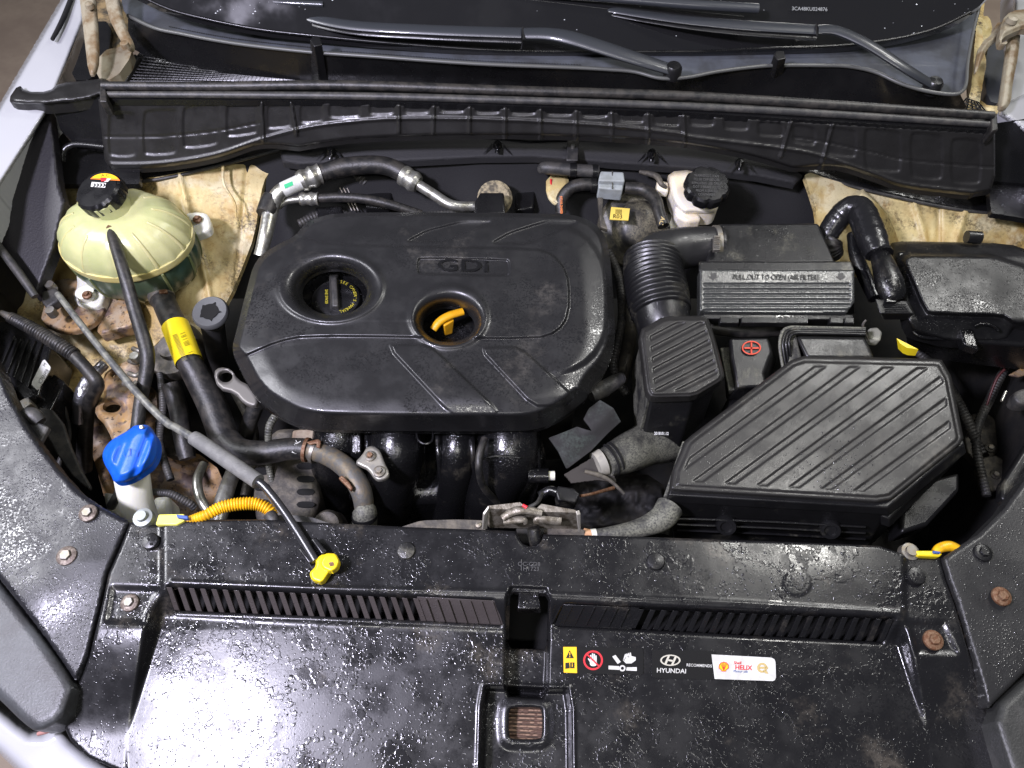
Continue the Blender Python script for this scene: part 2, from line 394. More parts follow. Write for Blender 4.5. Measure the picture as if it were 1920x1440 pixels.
def m_tank(name, c1, c2, sss):
    m = N(name); col = m.mix(m.ramp(m.noise(14, 3), .35, .65), c1, c2)
    return m.set(Base_Color=col, Roughness=.3, Subsurface_Weight=sss, Subsurface_Radius=(.03, .03, .015), Normal=m.bump(m.noise(240, 2), .12, .002))
TANK = m_tank('yellowed_translucent_plastic', (.40, .42, .20), (.50, .49, .25), .35)
COOL = m_tank('coolant_behind_plastic', (.075, .11, .06), (.03, .065, .05), .15)
TANKR = m_tank('seam_plastic', (.56, .48, .18), (.5, .46, .22), .4)
MILK = m_tank('milky_white_plastic', (.66, .66, .58), (.7, .69, .6), .5)
CREAM = m_tank('cream_reservoir_plastic', (.78, .68, .5), (.82, .78, .68), .5)
def m_glass():
    m = N('windshield_glass'); return m.set(Base_Color=(.012, .012, .013), Roughness=m.ramp(m.noise(9, 4), .4, .7, .03, .16), Specular_IOR_Level=.7, Coat_Weight=1.)
GLASS = m_glass()
COWL = simple('wet_cowl_panel', (.09, .098, .115), .2, bump=(45, .1), Coat_Weight=.6, var=(.06, .063, .068), vs=9)
ARM = simple('satin_wiper_arm', (.03, .033, .038), .38, bump=(500, .1), Coat_Weight=.3)
WATER = simple('water_bead', (.55, .57, .6), .05, metal=.0, Specular_IOR_Level=1.)
def m_fin():
    m = N('radiator_fins'); s = m.n('ShaderNodeSeparateXYZ', Vector=m.tc).outputs[1]
    wv = m.math('SINE', m.math('MULTIPLY', s, 1250.)); col = m.mix(m.ramp(wv, -.2, .5), (.05, .03, .02), (.34, .22, .15))
    col = m.mix(m.ramp(m.noise(160, 4), .45, .6), col, (.12, .07, .05)); return m.set(Base_Color=col, Roughness=.6, Normal=m.bump(wv, .6, .002))
FINS = m_fin()
FLOOR = simple('garage_floor', (.36, .29, .22), .6, var=(.28, .22, .17), vs=2.5)
# ---------------------------------------------------------------- setting
g = fin('floor', [(-8, -8, -.95), (8, -8, -.95), (8, 8, -.95), (-8, 8, -.95)], [[0, 1, 2, 3]], FLOOR, kind='structure')
# ---------------------------------------------------------------- car body
car = thing('car', 'white car with its hood open, inner panels around the engine stained yellow', 'car', 960, 700, -.3)
Z0 = lambda v: (lambda x, y, d: v+0*x)
def edge(z, r=6, h=.01): return lambda x, y, d: z - h*(1-np.sqrt(1-np.clip(1-d/r, 0, 1)**2))
# dark undertray and bay walls
fin('undertray', [W(-60, 1300, -.55), W(1990, 1300, -.55), W(1800, 300, -.55), W(140, 300, -.55)], [[0, 1, 2, 3]], DARK, car)
def wall(name, pts, zt, zb, mat, parent=car):
    V = []; F = []
    for p in pts: a = W(p[0], p[1], zt); V += [a, Vector((a.x, a.y, zb))]
    F = [[2*i, 2*i+1, 2*i+3, 2*i+2] for i in range(len(pts)-1)]
    return fin(name, V, F, mat, parent, smooth=False)
wall('bay_wall', [(-120, 1300), (-60, 480), (60, 330)], -.02, -.55, DARK)
wall('bay_wall', [(1990, 330), (2060, 700), (2060, 1300)], -.02, -.55, DARK)
wall('radiator_support', [(100, 1010), (1850, 1060)], -.03, -.55, DARK)
# firewall
relief('firewall', [(430, 250), (1560, 250), (1560, 560), (430, 560)], lambda x, y, d: -.02-(y-250)*.0008+.006*vnoise(x, y, 60), MATTE, car, step=12, skirt=0)
# left inner fender
relief('inner_fender', chaikin([(100, 330), (260, 338), (390, 314), (524, 280), (530, 302), (500, 325), (488, 365), (478, 440), (455, 500), (430, 560), (380, 640), (300, 700), (120, 640), (60, 600), (60, 520), (110, 400)], 1),
       lambda x, y, d: -.045-.00045*(y-300)-.00012*np.abs(x-330)+.014*vnoise(x, y, 90, 2)+.003*vnoise(x, y, 34, 3)-.02*sst(350, 480, y)*sst(380, 470, x)+.007*np.exp(-((x-330-(y-300)*.25)/5)**2)-.005*np.exp(-((x-465-(y-300)*-.1)/3)**2), DIRT, car, step=4)
tube('seam_ridge', [(418, 312, -.047, 3), (420, 345, -.06, 2.5), (440, 380, -.075, 2), (443, 408, -.09, 1.5)], DIRT, car, ns=8)
# right inner fender
relief('inner_fender', chaikin([(1505, 318), (1560, 338), (1700, 376), (1850, 402), (1960, 404), (1960, 480), (1920, 520), (1640, 520), (1560, 500), (1530, 430), (1532, 400), (1520, 360)], 1),
       lambda x, y, d: -.045-.0005*(y-330)+.012*vnoise(x, y, 80, 5)+.003*vnoise(x, y, 30, 6)+.007*np.exp(-((x-1700-(y-330)*.3)/6)**2)+.007*np.exp(-((x-1830+(y-330)*.3)/7)**2)-.006*np.exp(-((x-1760)/4)**2), DIRT, car, step=4)
tube('bulge', [(1600, 370, -.05, 22), (1640, 420, -.08, 26), (1665, 470, -.12, 22)], DIRT, car, ns=14)
# strut tower and lower left body
relief('strut_tower', chaikin([(-20, 500), (60, 540), (110, 545), (300, 560), (330, 600), (300, 640), (240, 690), (190, 760), (100, 740), (-20, 640)], 1),
       lambda x, y, d: -.16-.0003*(y-520)+.02*vnoise(x, y, 70, 8)+.012*vnoise(x, y, 28, 9), DIRT, car, step=4)
relief('lower_body', chaikin([(150, 700), (290, 700), (300, 830), (400, 860), (430, 930), (420, 1020), (240, 1020), (180, 900)], 1),
       lambda x, y, d: -.3-.0001*(y-520)+.03*vnoise(x, y, 80, 18)+.012*vnoise(x, y, 28, 9), RUSTP, car, step=5)
# fenders
relief('fender', [(138, -40), (-10, 212), (-140, 420), (-140, 620), (-30, 420), (0, 352), (95, 204), (112, 158), (128, 120), (160, 40), (168, -40)],
       lambda x, y, d: .085-.00006*y-.03*(1-np.sqrt(1-np.clip(1-d/9, 0, 1)**2)), PAINT, car, step=4, skirt=.05)
tube('gap_seal', [(140, -20, .09, 4), (118, 36, .09, 4.5), (98, 74, .09, 3.5)], BLK0, car, ns=8)
relief('fender', [(1965, 150), (1880, 195), (1870, 215), (1990, 300), (2100, 320), (2100, 150)], edge(.07, 9, .03), PAINT, car, step=5, skirt=.05)
relief('fender', [(1900, 110), (1885, 200), (1990, 260), (1990, -40), (1900, -40)], edge(.05, 9, .03), PAINT, car, step=5, skirt=.05)
relief('fender_edge', [(1850, -40), (1842, 60), (1850, 120), (1836, 200), (1812, 210), (1822, 160), (1830, 60), (1822, -40)], Z0(.06), DIRT, car, step=5)
relief('fender_edge', [(1902, 200), (1875, 215), (1935, 330), (1990, 330), (1990, 180)], Z0(-.03), BLACK, car, step=6)
# bumper corner bottom left
relief('bumper', chaikin([(-60, 1270), (30, 1350), (70, 1378), (110, 1352), (150, 1400), (230, 1450), (330, 1500), (120, 1540), (20, 1430), (-60, 1370)], 1), lambda x, y, d: -.075-.03*(1-np.sqrt(1-np.clip(1-d/26, 0, 1)**2)), PAINT, car, step=4, skirt=.08)
# windshield
wsb = scurve([(150, -60), (277, 0), (333, 23), (467, 53), (600, 69), (760, 84), (960, 96), (1280, 98), (1420, 93), (1560, 88), (1640, 80), (1700, 70), (1780, 45), (1840, 8), (1900, -60)])
ws = relief('windshield', [(150, -60)]+[(x, float(wsb(x))) for x in range(277, 1841, 24)]+[(1900, -60)], lambda x, y, d: .105+(100-y)*.0006, GLASS, car, step=8)
ring = [(x, float(wsb(x))-1, .108+(100-float(wsb(x)))*.0006, 3) for x in range(200, 1870, 60)]
tube('windshield_trim', ring, BLACK, ws, n=3, ns=8)
wp = planeof((600, 69, .125), (1560, 88, .114), (1500, 0, .167))
text('glass_print', '3CA48KU024876', 1518, 17, 7, wp, simple('etched_print', (.3, .31, .31), .5), ws, 1.5, off=.004, sx=.95)
dv, df = [], []
for _ in range(70):
    side = random.random()
    x = random.gauss(400, 60) if side < .6 else (random.gauss(1740, 40) if side < .8 else random.uniform(300, 1780)); y = random.uniform(0, 85)
    if y > float(wsb(min(max(x, 160), 1890)))-4: continue
    r = .0005+.0013*random.random()**2.5; c = W(x, y, .105+(100-y)*.0006); b = len(dv)
    for k in range(6): dv.append(c+Vector((r*math.cos(k*1.047), r*math.sin(k*1.047), 0)))
    dv.append(c+Vector((0, 0, r*.7))); df += [[b+k, b+(k+1) % 6, b+6] for k in range(6)]
fin('water_drop', dv, df, WATER, ws, kind='stuff')
# ---------------------------------------------------------------- cowl
cowl = thing('cowl_panel', 'long grey black cowl trim below the windshield with raised lip and mesh corner', 'cowl panel', 1000, 110, .1)
lip = scurve([(236, 26), (262, 44), (310, 57), (430, 80), (575, 97), (700, 106), (900, 120), (1100, 128), (1200, 136), (1262, 152), (1300, 142), (1370, 131), (1450, 123), (1600, 125), (1650, 139), (1690, 157), (1770, 178), (1800, 176)])
xs = list(range(240, 1801, 20))
relief('cowl_tray', [(232, 20)]+[(x, float(lip(x))) for x in xs]+[(1812, 160), (1816, 110), (1826, 50), (1850, -40), (1880, -60), (1900, -60)]+[(x, float(wsb(x))-12) for x in range(1840, 200, -40)]+[(200, -60), (215, -60)],
       lambda x, y, d: .098+.0*x, COWL, cowl, step=6)
lw = [(x, float(lip(x))) for x in xs]+[(1812, 200), (1800, 214), (1500, 196), (1200, 184), (900, 174), (560, 164), (420, 150), (300, 118), (250, 92), (240, 60)]
sb = curve([(240, 100), (420, 140), (560, 154), (900, 162), (1200, 184), (1500, 196), (1800, 214)])
relief('lip_wall', lw, lambda x, y, d: .125-.07*np.clip((y-lip(x))/(np.maximum(sb(x)-lip(x), 8)), 0, 1), BLACK, cowl, step=3, skirt=0)
tube('lip', [(x, float(lip(x)), .127, 3.6) for x in range(240, 1790, 50)]+[(1785, 177, .127, 3.6), (1803, 172, .127, 3.4), (1812, 155, .127, 3.2), (1815, 115, .13, 3.2), (1826, 55, .135, 3), (1845, -20, .15, 3)], simple('pale_lip', (.085, .087, .082), .38), cowl, n=5, ns=8)
for (x, y, x2, y2) in ((592, 72, 600, 152), (1462, 98, 1445, 172)):
    p = prism('post', [(x-11, y+3, .15), (x-6, y-4, .152), (x+8, y-3, .152), (x+12, y+12, .15), (x-4, y+15, .15)], [(x2-16, y2, .06), (x2-14, y2-8, .06), (x2+14, y2-8, .06), (x2+16, y2, .06), (x2, y2+3, .06)], BLACK, cowl, bevel=.002)
# mesh corners
mv = []
def bars(name, quad, nu, nv, z, r, mat, parent):
    V, F = [], []
    A, B, C, D = [np.array(q, float) for q in quad]
    def add(p, q):
        v, f = sweep([W(*p, z), W(*q, z)], [r, r], 4, 1, False); b = len(V); V.extend(v); F.extend([[i+b for i in t] for t in f])
    for i in range(nu+1):
        t = i/nu; add(A+(B-A)*t, D+(C-D)*t)
    for i in range(nv+1):
        t = i/nv; add(A+(D-A)*t, B+(C-B)*t)
    return fin(name, V, F, mat, parent, smooth=False, kind='stuff')
relief('grille_base', [(225, 152), (262, 98), (330, 118), (430, 138), (570, 152)], Z0(.045), BLK0, cowl, step=8)
bars('mesh_bar', [(262, 99), (560, 149), (560, 155), (226, 152)], 44, 9, .058, .0011, BLACK, cowl)
bars('mesh_bar', [(1812, 184), (1835, 192), (1862, 226), (1800, 200)], 5, 4, .062, .0013, BLACK, cowl)
slab('grille_edge', [(222, 150), (252, 100), (262, 106), (236, 152)], .066, .01, PLEN, cowl)
pv, pf = [], []
for i in range(150):
    x = 318+i*4.3 if i < 62 else 640+(i-62)*5.2
    y = float(lip(x))-(9 if x < 600 else 6)
    if x > 1090: break
    c = W(x, y, .0995); r = .0016; b = len(pv)
    for k in range(6): pv.append(c+Vector((r*math.cos(k*1.047), r*math.sin(k*1.047), 0)))
    pf.append([b+k for k in range(6)])
fin('drain_hole', pv, pf, BLK0, cowl, kind='stuff', smooth=False)
# ---------------------------------------------------------------- wipers
def wiper(label, arm, head, joint, ptsblade):
    t = thing('wiper', label, 'wiper', *head[0][:2], .13, 'windshield wipers')
    tube('arm_head', head, ARM, t, flat=.5, ns=12)
    tube('arm', arm, ARM, t, flat=.4, ns=12)
    tube('arm_skirt', [(a[0], a[1]+a[3]*.95, a[2]-.006, a[3]*.5) for a in arm], BLACK, t, flat=.6, ns=8)
    tube('blade', ptsblade, ARM, t, flat=.8, ns=10)
    c = W(*head[0][:3]); s = S(*head[0][:3])
    lathe('pivot_cap', [(0, .012), (12*s, .011), (16*s, .006), (17*s, -.012), (0, -.013)], c, BLACK, t, ns=24)
    a = joint; tube('joint_gap', [(a[0]-1, a[1]-11, a[2], 1.5), (a[0]+1, a[1]+12, a[2], 1.5)], BLK0, t, ns=6)
wiper('lower wiper arm crossing the cowl from the centre towards the left', [(450, -12, .14, 7), (520, 14, .14, 10), (640, 45, .143, 13), (800, 56, .15, 14), (978, 62, .156, 15)],
      [(1262, 132, .135, 14), (1180, 106, .15, 17), (1080, 74, .162, 18), (1030, 64, .162, 16), (982, 63, .158, 15)], (981, 62, .164), [(455, -30, .16, 6), (470, -2, .16, 7), (606, 8, .16, 6)])
wiper('upper wiper arm on the right with light grey blade at top edge', [(1105, -14, .15, 6), (1140, 14, .152, 8), (1165, 21, .154, 10), (1280, 37, .157, 13), (1400, 48, .16, 15), (1530, 56, .163, 15)],
      [(1750, 160, .125, 13), (1700, 130, .15, 14), (1630, 85, .165, 15), (1570, 58, .168, 15), (1533, 56, .165, 14)], (1531, 56, .171), [(960, -14, .175, 8), (1130, -4, .178, 8), (1290, 8, .18, 10), (1422, 16, .18, 10)])
# ---------------------------------------------------------------- plenum front: seal strips, ribbed face, flange
plen = thing('plenum_cover', 'wide curved black plenum cover with recessed rectangles and rubber seal on top', 'plenum cover', 1000, 220, .05)
r0 = curve([(170, 186), (400, 186), (640, 190), (1020, 202), (1300, 214), (1600, 232), (1880, 248)])
r1 = scurve([(170, 300), (205, 308), (300, 306), (400, 290), (480, 264), (556, 243), (640, 230), (760, 222), (950, 225), (1130, 235), (1270, 250), (1300, 257), (1460, 277), (1540, 292), (1640, 325), (1700, 345), (1830, 360), (1880, 362)])
r2 = scurve([(100, 341), (260, 341), (390, 316), (520, 283), (640, 262), (760, 255), (900, 252), (1020, 253), (1150, 258), (1280, 268), (1400, 289), (1480, 312), (1600, 350), (1750, 385), (1850, 399), (1960, 402)])
ribs = [(490, 186, 494, 262), (545, 188, 556, 250), (747, 192, 748, 245), (813, 193, 812, 248), (880, 195, 880, 248), (947, 197, 947, 250), (1013, 199, 1014, 252), (1080, 203, 1080, 254), (1147, 206, 1148, 258), (1215, 208, 1215, 262), (1282, 210, 1284, 268), (1485, 225, 1465, 292), (1563, 230, 1540, 312)]
rects = [rrect(203, 210, 258, 294, 8), rrect(268, 206, 334, 292, 8, -.04), rrect(342, 199, 412, 280, 8, -.12), rrect(424, 196, 484, 258, 6, -.12),
         rrect(500, 196, 548, 243, 5, -.1), rrect(562, 194, 606, 232, 5, -.06), rrect(616, 193, 676, 222, 5, -.03), rrect(692, 193, 740, 216, 5, -.02), rrect(757, 194, 806, 214, 5), rrect(824, 195, 872, 212, 5), rrect(889, 196, 938, 214, 5), rrect(956, 198, 1006, 216, 5), rrect(1023, 200, 1074, 218, 5), rrect(1090, 202, 1141, 221, 5), rrect(1158, 204, 1208, 229, 5, .06),
         rrect(1224, 208, 1275, 234, 5, .08), rrect(1292, 214, 1340, 236, 5, .03), rrect(1356, 218, 1404, 243, 5, .05), rrect(1420, 226, 1470, 255, 5, .06), rrect(1486, 232, 1530, 268, 5, .15), rrect(1548, 236, 1606, 290, 6, .12), rrect(1620, 238, 1690, 318, 8, .1), rrect(1706, 246, 1768, 334, 8, .08), rrect(1782, 258, 1840, 344, 8, .04)]
def plz(x, y, d):
    a, b = r0(x), r1(x); t = np.clip((y-a)/np.maximum(b-a, 1), 0, 1); zt = .095; zb = zt-(b-a)*.00088
    z = zt+(zb-zt)*t; c = r2(x); z = z-np.clip(y-b, 0, 99)*.0009
    for q in rects:
        s = sdf(q, x, y); z = z-.0018*sst(-1, 3, s)
    for (xa, ya, xb, yb) in ribs:
        xc = xa+(xb-xa)*(y-ya)/(yb-ya); z = z+.0045*np.exp(-((x-xc)/2.2)**2)*(y < yb+4)
    z = z-.0015*np.exp(-((y-(a+(b-a)*.58))/1.4)**2)*((x < 490) | (x > 1485))
    z = z+.003*np.exp(-((y-b)/2.5)**2)
    return z-.006*(1-np.sqrt(1-np.clip(1-d/5, 0, 1)**2))
xs2 = list(range(184, 1866, 12))
relief('ribbed_face', [(x, float(r0(x))) for x in xs2]+[(1866, 250), (1866, 330), (1858, 358), (1830, 362)]+[(x, float(np.minimum(r1(x)+8+34*sst(470, 600, x)*sst(1600, 1440, x), r2(x)+1))) for x in range(1820, 205, -12)]+[(204, 310), (196, 300)], plz, PLEN, plen, step=2.6, skirt=.01)
relief('flange', [(118, 330), (150, 296), (200, 286)]+[(x, float(r1(x))) for x in range(210, 1850, 20)]+[(1880, 330), (1960, 330)]+[(x, float(r2(x))) for x in range(1960, 105, -20)],
       lambda x, y, d: -.012-.00008*np.abs(x-1000)-.004*(1-np.sqrt(1-np.clip(1-d/5, 0, 1)**2)), BLACK, plen, step=4)
tube('flange_lip', [(x, float(r2(x)), -.008-.00008*abs(x-1000), 3.2) for x in range(120, 1900, 40)], RUBG, plen, n=4, ns=8)
tube('rubber_seal', [(192, 161, .112, 8), (400, 162, .112, 9), (640, 160, .112, 9), (960, 170, .112, 9), (1280, 180, .112, 9), (1560, 197, .112, 9), (1862, 217, .112, 8)], RUB, plen, ns=12)
tube('seal_channel', [(190, 177, .104, 6), (640, 180, .104, 7), (960, 188, .104, 7), (1280, 199, .104, 7), (1560, 214, .104, 7), (1864, 234, .104, 6)], RUBG, plen, ns=10)
relief('channel_web', [(192, 166), (640, 168), (960, 176), (1280, 188), (1560, 203), (1862, 223), (1866, 246), (1560, 228), (1280, 211), (960, 199), (640, 189), (190, 187)], Z0(.098), BLACK, plen, step=5)
slab('seal_cap', [(188, 150), (196, 150), (200, 190), (186, 190)], .112, .03, RUB, plen)
slab('seal_cap', [(1858, 208), (1870, 212), (1872, 242), (1860, 246)], .112, .03, RUB, plen)
# end brackets of the plenum
relief('end_bracket', chaikin([(14, 188), (35, 157), (48, 172), (92, 172), (110, 155), (176, 150), (196, 145), (208, 158), (192, 182), (108, 196), (30, 196)], 1), lambda x, y, d: .098-.012*(1-np.sqrt(1-np.clip(1-d/9, 0, 1)**2))+.004*vnoise(x, y, 20), PLEN, plen, step=3, skirt=.02)
relief('end_plate', [(98, 192), (190, 180), (200, 262), (196, 276), (140, 270), (112, 240)], lambda x, y, d: .08-(y-190)*.0009, BLACK, plen, step=4)
relief('end_plate', [(1866, 232), (1990, 212), (1990, 350), (1860, 340)], lambda x, y, d: .075-(y-220)*.0008, BLACK, plen, step=5)
relief('side_shroud', [(95, 202), (113, 345), (124, 378), (102, 470), (70, 556), (60, 548), (-40, 430), (-40, 400)], lambda x, y, d: .06-(y-200)*.00035-.006*(1-np.sqrt(1-np.clip(1-d/6, 0, 1)**2)), simple('shroud_black', (.012, .011, .014), .5, bump=(300, .2)), plen, step=4, skirt=.02)
tube('shroud_edge', [(-20, 440, .0, 7), (30, 505, -.025, 8), (66, 556, -.045, 7)], RUBG, plen, ns=8)
tube('handle_loop', [(118, 302, -.005, 6), (120, 282, .008, 6), (135, 272, .012, 6), (160, 272, .012, 5), (196, 276, .01, 5)], BLACK, plen, ns=10)
relief('corner_backing', [(92, 205), (190, 180), (262, 190), (262, 345), (100, 345)], Z0(-.03), BLACK, plen, step=8)
relief('corner_backing', [(1800, 200), (1870, 200), (1990, 230), (1990, 420), (1860, 400), (1840, 240)], Z0(-.03), BLACK, plen, step=8)
# firewall pad and its clips
pad = thing('firewall_pad', 'black sound insulation hanging under the plenum lip behind the engine', 'insulation', 1000, 290, -.04)
relief('pad', [(524, 284)]+[(x, float(r2(x))+2) for x in range(560, 1510, 30)]+[(1505, 330), (1490, 346), (1420, 332), (1300, 318), (1150, 308), (1000, 296), (900, 297), (780, 303), (560, 310), (530, 305)], lambda x, y, d: -.022-(y-255)*.0004-.004*(1-np.sqrt(1-np.clip(1-d/7, 0, 1)**2)), simple('insulation_felt', (.02, .02, .021), .7, bump=(420, .35)), pad, step=3)
for (x, y) in ((620, 284), (933, 272), (1222, 288), (1387, 305)):
    c = W(x, y, -.026)
    cl = lathe('retaining_clip', [(0, .008), (.006, .007), (.0085, .002), (.0085, -.004), (0, -.004)], c, BLACK, pad, ns=14)
    tube('stem', [(x+1, y-2, -.018, 3), (x, y+8, -.02, 4), (x-1, y+15, -.024, 4.5)], SHINY, cl, ns=8)
    flatshape('gusset', [[(x-28, y+18), (x-10, y-4), (x-12, y+6)], [(x+28, y+20), (x+10, y-4), (x+12, y+6)]], planeof((x, y, -.026), (x+20, y, -.026), (x, y+20, -.034)), BLACK, cl, off=.002)
slab('strap', [(1064, 262), (1086, 262), (1084, 300), (1062, 300)], -.012, .004, RUBG, pad)
lathe('stud', [(0, .004), (.004, .003), (.004, -.003), (0, -.003)], W(1074, 275, -.01), ALU, pad, ns=12)
# ---------------------------------------------------------------- hinges
RUSTW = simple('dirty_white_hinge', (.27, .24, .17), .5, bump=(140, .3), var=(.15, .10, .05), vs=22)
hl = subthing('hood_hinge', car, 200, 70, .1)
relief('link_plate', chaikin([(146, -30), (152, 20), (158, 70), (166, 140), (178, 140), (186, 110), (182, 30), (176, -30)], 1), lambda x, y, d: .14-(y)*.0002+.004*sst(0, 5, d), RUSTW, hl, step=3, skirt=.004)
relief('link_arm', chaikin([(192, -30), (202, 30), (222, 70), (238, 92), (250, 96), (252, 82), (240, 60), (226, 20), (222, -30)], 1), lambda x, y, d: .15-(y)*.0002+.004*sst(0, 5, d), RUSTW, hl, step=3, skirt=.004)
relief('base_plate', chaikin([(186, 96), (240, 84), (250, 100), (215, 150), (178, 148)], 1), lambda x, y, d: .085+.0*x, RUSTW, hl, step=3, skirt=.02)
relief('pillar_panel', chaikin([(176, -40), (236, -40), (246, 60), (232, 120), (190, 120)], 1), lambda x, y, d: .06+.006*vnoise(x, y, 30, 3), simple('dark_mottled_seal', (.05, .045, .035), .5, var=(.25, .18, .09), vs=30), hl, step=4, skirt=.02)  # dark brown base with tan mottling
for c in ((168, 10), (234, 84)): lathe('pivot', [(0, .006), (.007, .004), (.008, -.004), (0, -.004)], W(*c, .15), RUSTW, hl, ns=14)
relief('rubber_wedge', chaikin([(130, 150), (150, 100), (168, 40), (210, 40), (204, 100), (176, 150)], 1), Z0(.07), BLACK, hl, step=4, skirt=.03)
hr = subthing('hood_hinge', car, 1870, 100, .1)
relief('link_arm', chaikin([(1878, 40), (1868, 44), (1862, 62), (1838, 82), (1830, 110), (1828, 140), (1832, 132), (1852, 88), (1872, 74), (1880, 60)], 1), lambda x, y, d: .13+.006*sst(0, 8, d), RUSTW, hr, step=2.5, skirt=.005)
relief('link_plate', chaikin([(1892, 60), (1904, 52), (1914, 56), (1910, 100), (1898, 160), (1896, 190), (1886, 205), (1872, 205), (1874, 190), (1884, 120)], 1), lambda x, y, d: .125-.0002*(y-60)+.005*sst(0, 6, d), RUSTW, hr, step=2.5, skirt=.005)
relief('bracket', chaikin([(1878, 38), (1896, 20), (1930, 16), (1990, 30), (1990, 60), (1920, 52), (1902, 60), (1880, 70), (1876, 84), (1890, 82), (1888, 76), (1872, 84)], 1), lambda x, y, d: .15+.006*sst(0, 8, d), RUSTW, hr, step=2.5, skirt=.012)
relief('side_panel', chaikin([(1856, 76), (1880, 82), (1886, 120), (1876, 195), (1852, 190), (1844, 130)], 1), lambda x, y, d: .04+0*x, ARM, hr, step=4, skirt=.02)
relief('pillar_panel', chaikin([(1838, 30), (1856, 30), (1862, 60), (1838, 110), (1822, 150), (1840, 196), (1880, 200), (1880, 214), (1846, 214), (1816, 170)], 1), lambda x, y, d: .035+.006*vnoise(x, y, 12, 3), DIRT, hr, step=3, skirt=.02)
lathe('pivot', [(0, .006), (.009, .004), (.01, -.004), (0, -.004)], W(1898, 37, .162), RUSTW, hr, ns=14)
lathe('pivot', [(0, .004), (.005, .003), (.005, -.004), (0, -.004)], W(1895, 62, .14), STEEL, hr, ns=14)
# ---------------------------------------------------------------- bolts and clips (prototypes reused)
def hexbolt(c, r, mat, wm, parent):
    w_ = lathe('bolt', [(0, .0025+.004), (r*.5, .0065), (r*.56, .005), (r*.58, .001), (r*.58, -.001), (0, -.001)], c, mat, parent, ns=6, smooth=False, bevel=.0004)
    lathe('washer', [(r*.3, .0025), (r*.7, .003), (r*.96, .0015), (r, 0), (r, -.002), (0, -.002)], c, wm, w_, ns=20)
    return w_
# ---------------------------------------------------------------- front shield
sh = thing('radiator_shield', 'large black plastic shield across the front, wet, with slotted vents and stickers', 'shield', 990, 1250, 0)
out = [(244, 979), (270, 982), (293, 984), (320, 980), (353, 975), (420, 974), (500, 974), (560, 978), (640, 982), (760, 988), (900, 993), (968, 996), (973, 1010), (980, 1020), (992, 1025), (1006, 1024), (1015, 1015), (1019, 1002), (1120, 1004), (1240, 1008), (1420, 1014), (1600, 1021), (1650, 1024), (1690, 1038), (1712, 1043), (1745, 1045), (1762, 1046),
       (1772, 1085), (1790, 1135), (1812, 1210), (1838, 1290), (1860, 1370), (1880, 1440), (1900, 1560), (400, 1560), (300, 1480), (230, 1448), (165, 1420), (132, 1388), (115, 1350), (138, 1300), (168, 1230), (190, 1140), (204, 1075), (226, 1025)]
L1 = curve([(200, 1086), (310, 1093), (640, 1106), (950, 1112), (1040, 1116), (1400, 1134), (1760, 1156)])
L2 = curve([(200, 1158), (310, 1160), (640, 1180), (950, 1190), (1040, 1176), (1400, 1196), (1660, 1213), (1760, 1216)])
slotP = chaikin([(957, 1110), (1029, 1114), (1025, 1218), (953, 1216)], 1, .08)
finP = rrect(954, 1326, 1017, 1386, 6)
ventL = [(316, 1101), (778, 1121), (922, 1128), (938, 1170), (790, 1163), (333, 1145)]
ventR = [(1062, 1135), (1206, 1139), (1676, 1160), (1652, 1204), (1186, 1180), (1046, 1172)]
lowP = chaikin([(905, 1286), (950, 1288), (1022, 1292), (1070, 1292), (1074, 1600), (896, 1600)], 1, .12)
chP = chaikin([(950, 1100), (1032, 1104), (1026, 1310), (946, 1306)], 1, .1)
wedL = [(300, 1105), (313, 1152), (236, 1385)]; padL = [(214, 1104), (296, 1107), (268, 1165), (204, 1162)]
padR = [(1702, 1170), (1768, 1172), (1790, 1222), (1722, 1222)]
def shz(x, y, d):
    low = -.034-.00006*np.clip(y-1180, 0, 400)
    t = sst(0, 1, (y-L1(x))/np.maximum(L2(x)-L1(x), 5)); z = t*low
    # outer shoulders stay high and die out towards the front
    ol = -.004-.034*sst(1165, 1390, y)-.00004*np.clip(y-1180, 0, 400)
    wl = np.interp(y, [1100, 1150, 1385, 1600], [296, 270, 234, 234]); wr = np.interp(y, [1100, 1150, 1385, 1600], [312, 312, 240, 240])
    f = 1-np.clip((x-wl)/np.maximum(wr-wl, 4), 0, 1); f = f*f*(3-2*f); z = z*(1-f)+ol*f
    wl2 = np.interp(y, [1165, 1205, 1405, 1600], [1690, 1678, 1742, 1745]); wr2 = np.interp(y, [1165, 1205, 1405, 1600], [1702, 1712, 1748, 1752])
    f = np.clip((x-wl2)/np.maximum(wr2-wl2, 4), 0, 1); f = f*f*(3-2*f); z = z*(1-f)+ol*f
    # bolt pads
    for P in (padL, padR):
        s = sdf(P, x, y); z = z-.005*sst(-12, 7, s)
    # latch channel and hand recess
    s = sdf(chP, x, y); z = z-.03*sst(-2, 6, s)*(y > 1200)-.008*sst(-3, 3, s)
    s = sdf(lowP, x, y); z = z-.03*sst(-3, 9, s)+.0025*np.exp(-((s+5)/3)**2)
    s = sdf(finP, x, y); z = z+.004*sst(-26, -6, s)
    z = z+.0018*np.exp(-((y-L1(x)+3)/3.5)**2)*(x > 320)*(x < 1690)
    # vent band is a flat face
    for P in (ventL, ventR):
        s = sdf(P, x, y); z = z-.003*sst(-7, -1, s)
    z = z+.0018*vnoise(x, y, 110, 4)
    s = np.hypot((x-1495)/26, (y-1093)/24); z = z+.0006*sst(1.08, .92, s)
    return z-.0035*(1-np.sqrt(1-np.clip(1-d/4, 0, 1)**2))
o = relief('shield_panel', out, shz, SHIELD, sh, holes=[slotP, finP, ventL, ventR], step=2.7, skirt=.012)
sz_ = lambda x, y: float(shz(np.array([float(x)]), np.array([float(y)]), np.array([50.]))[0])-.0005
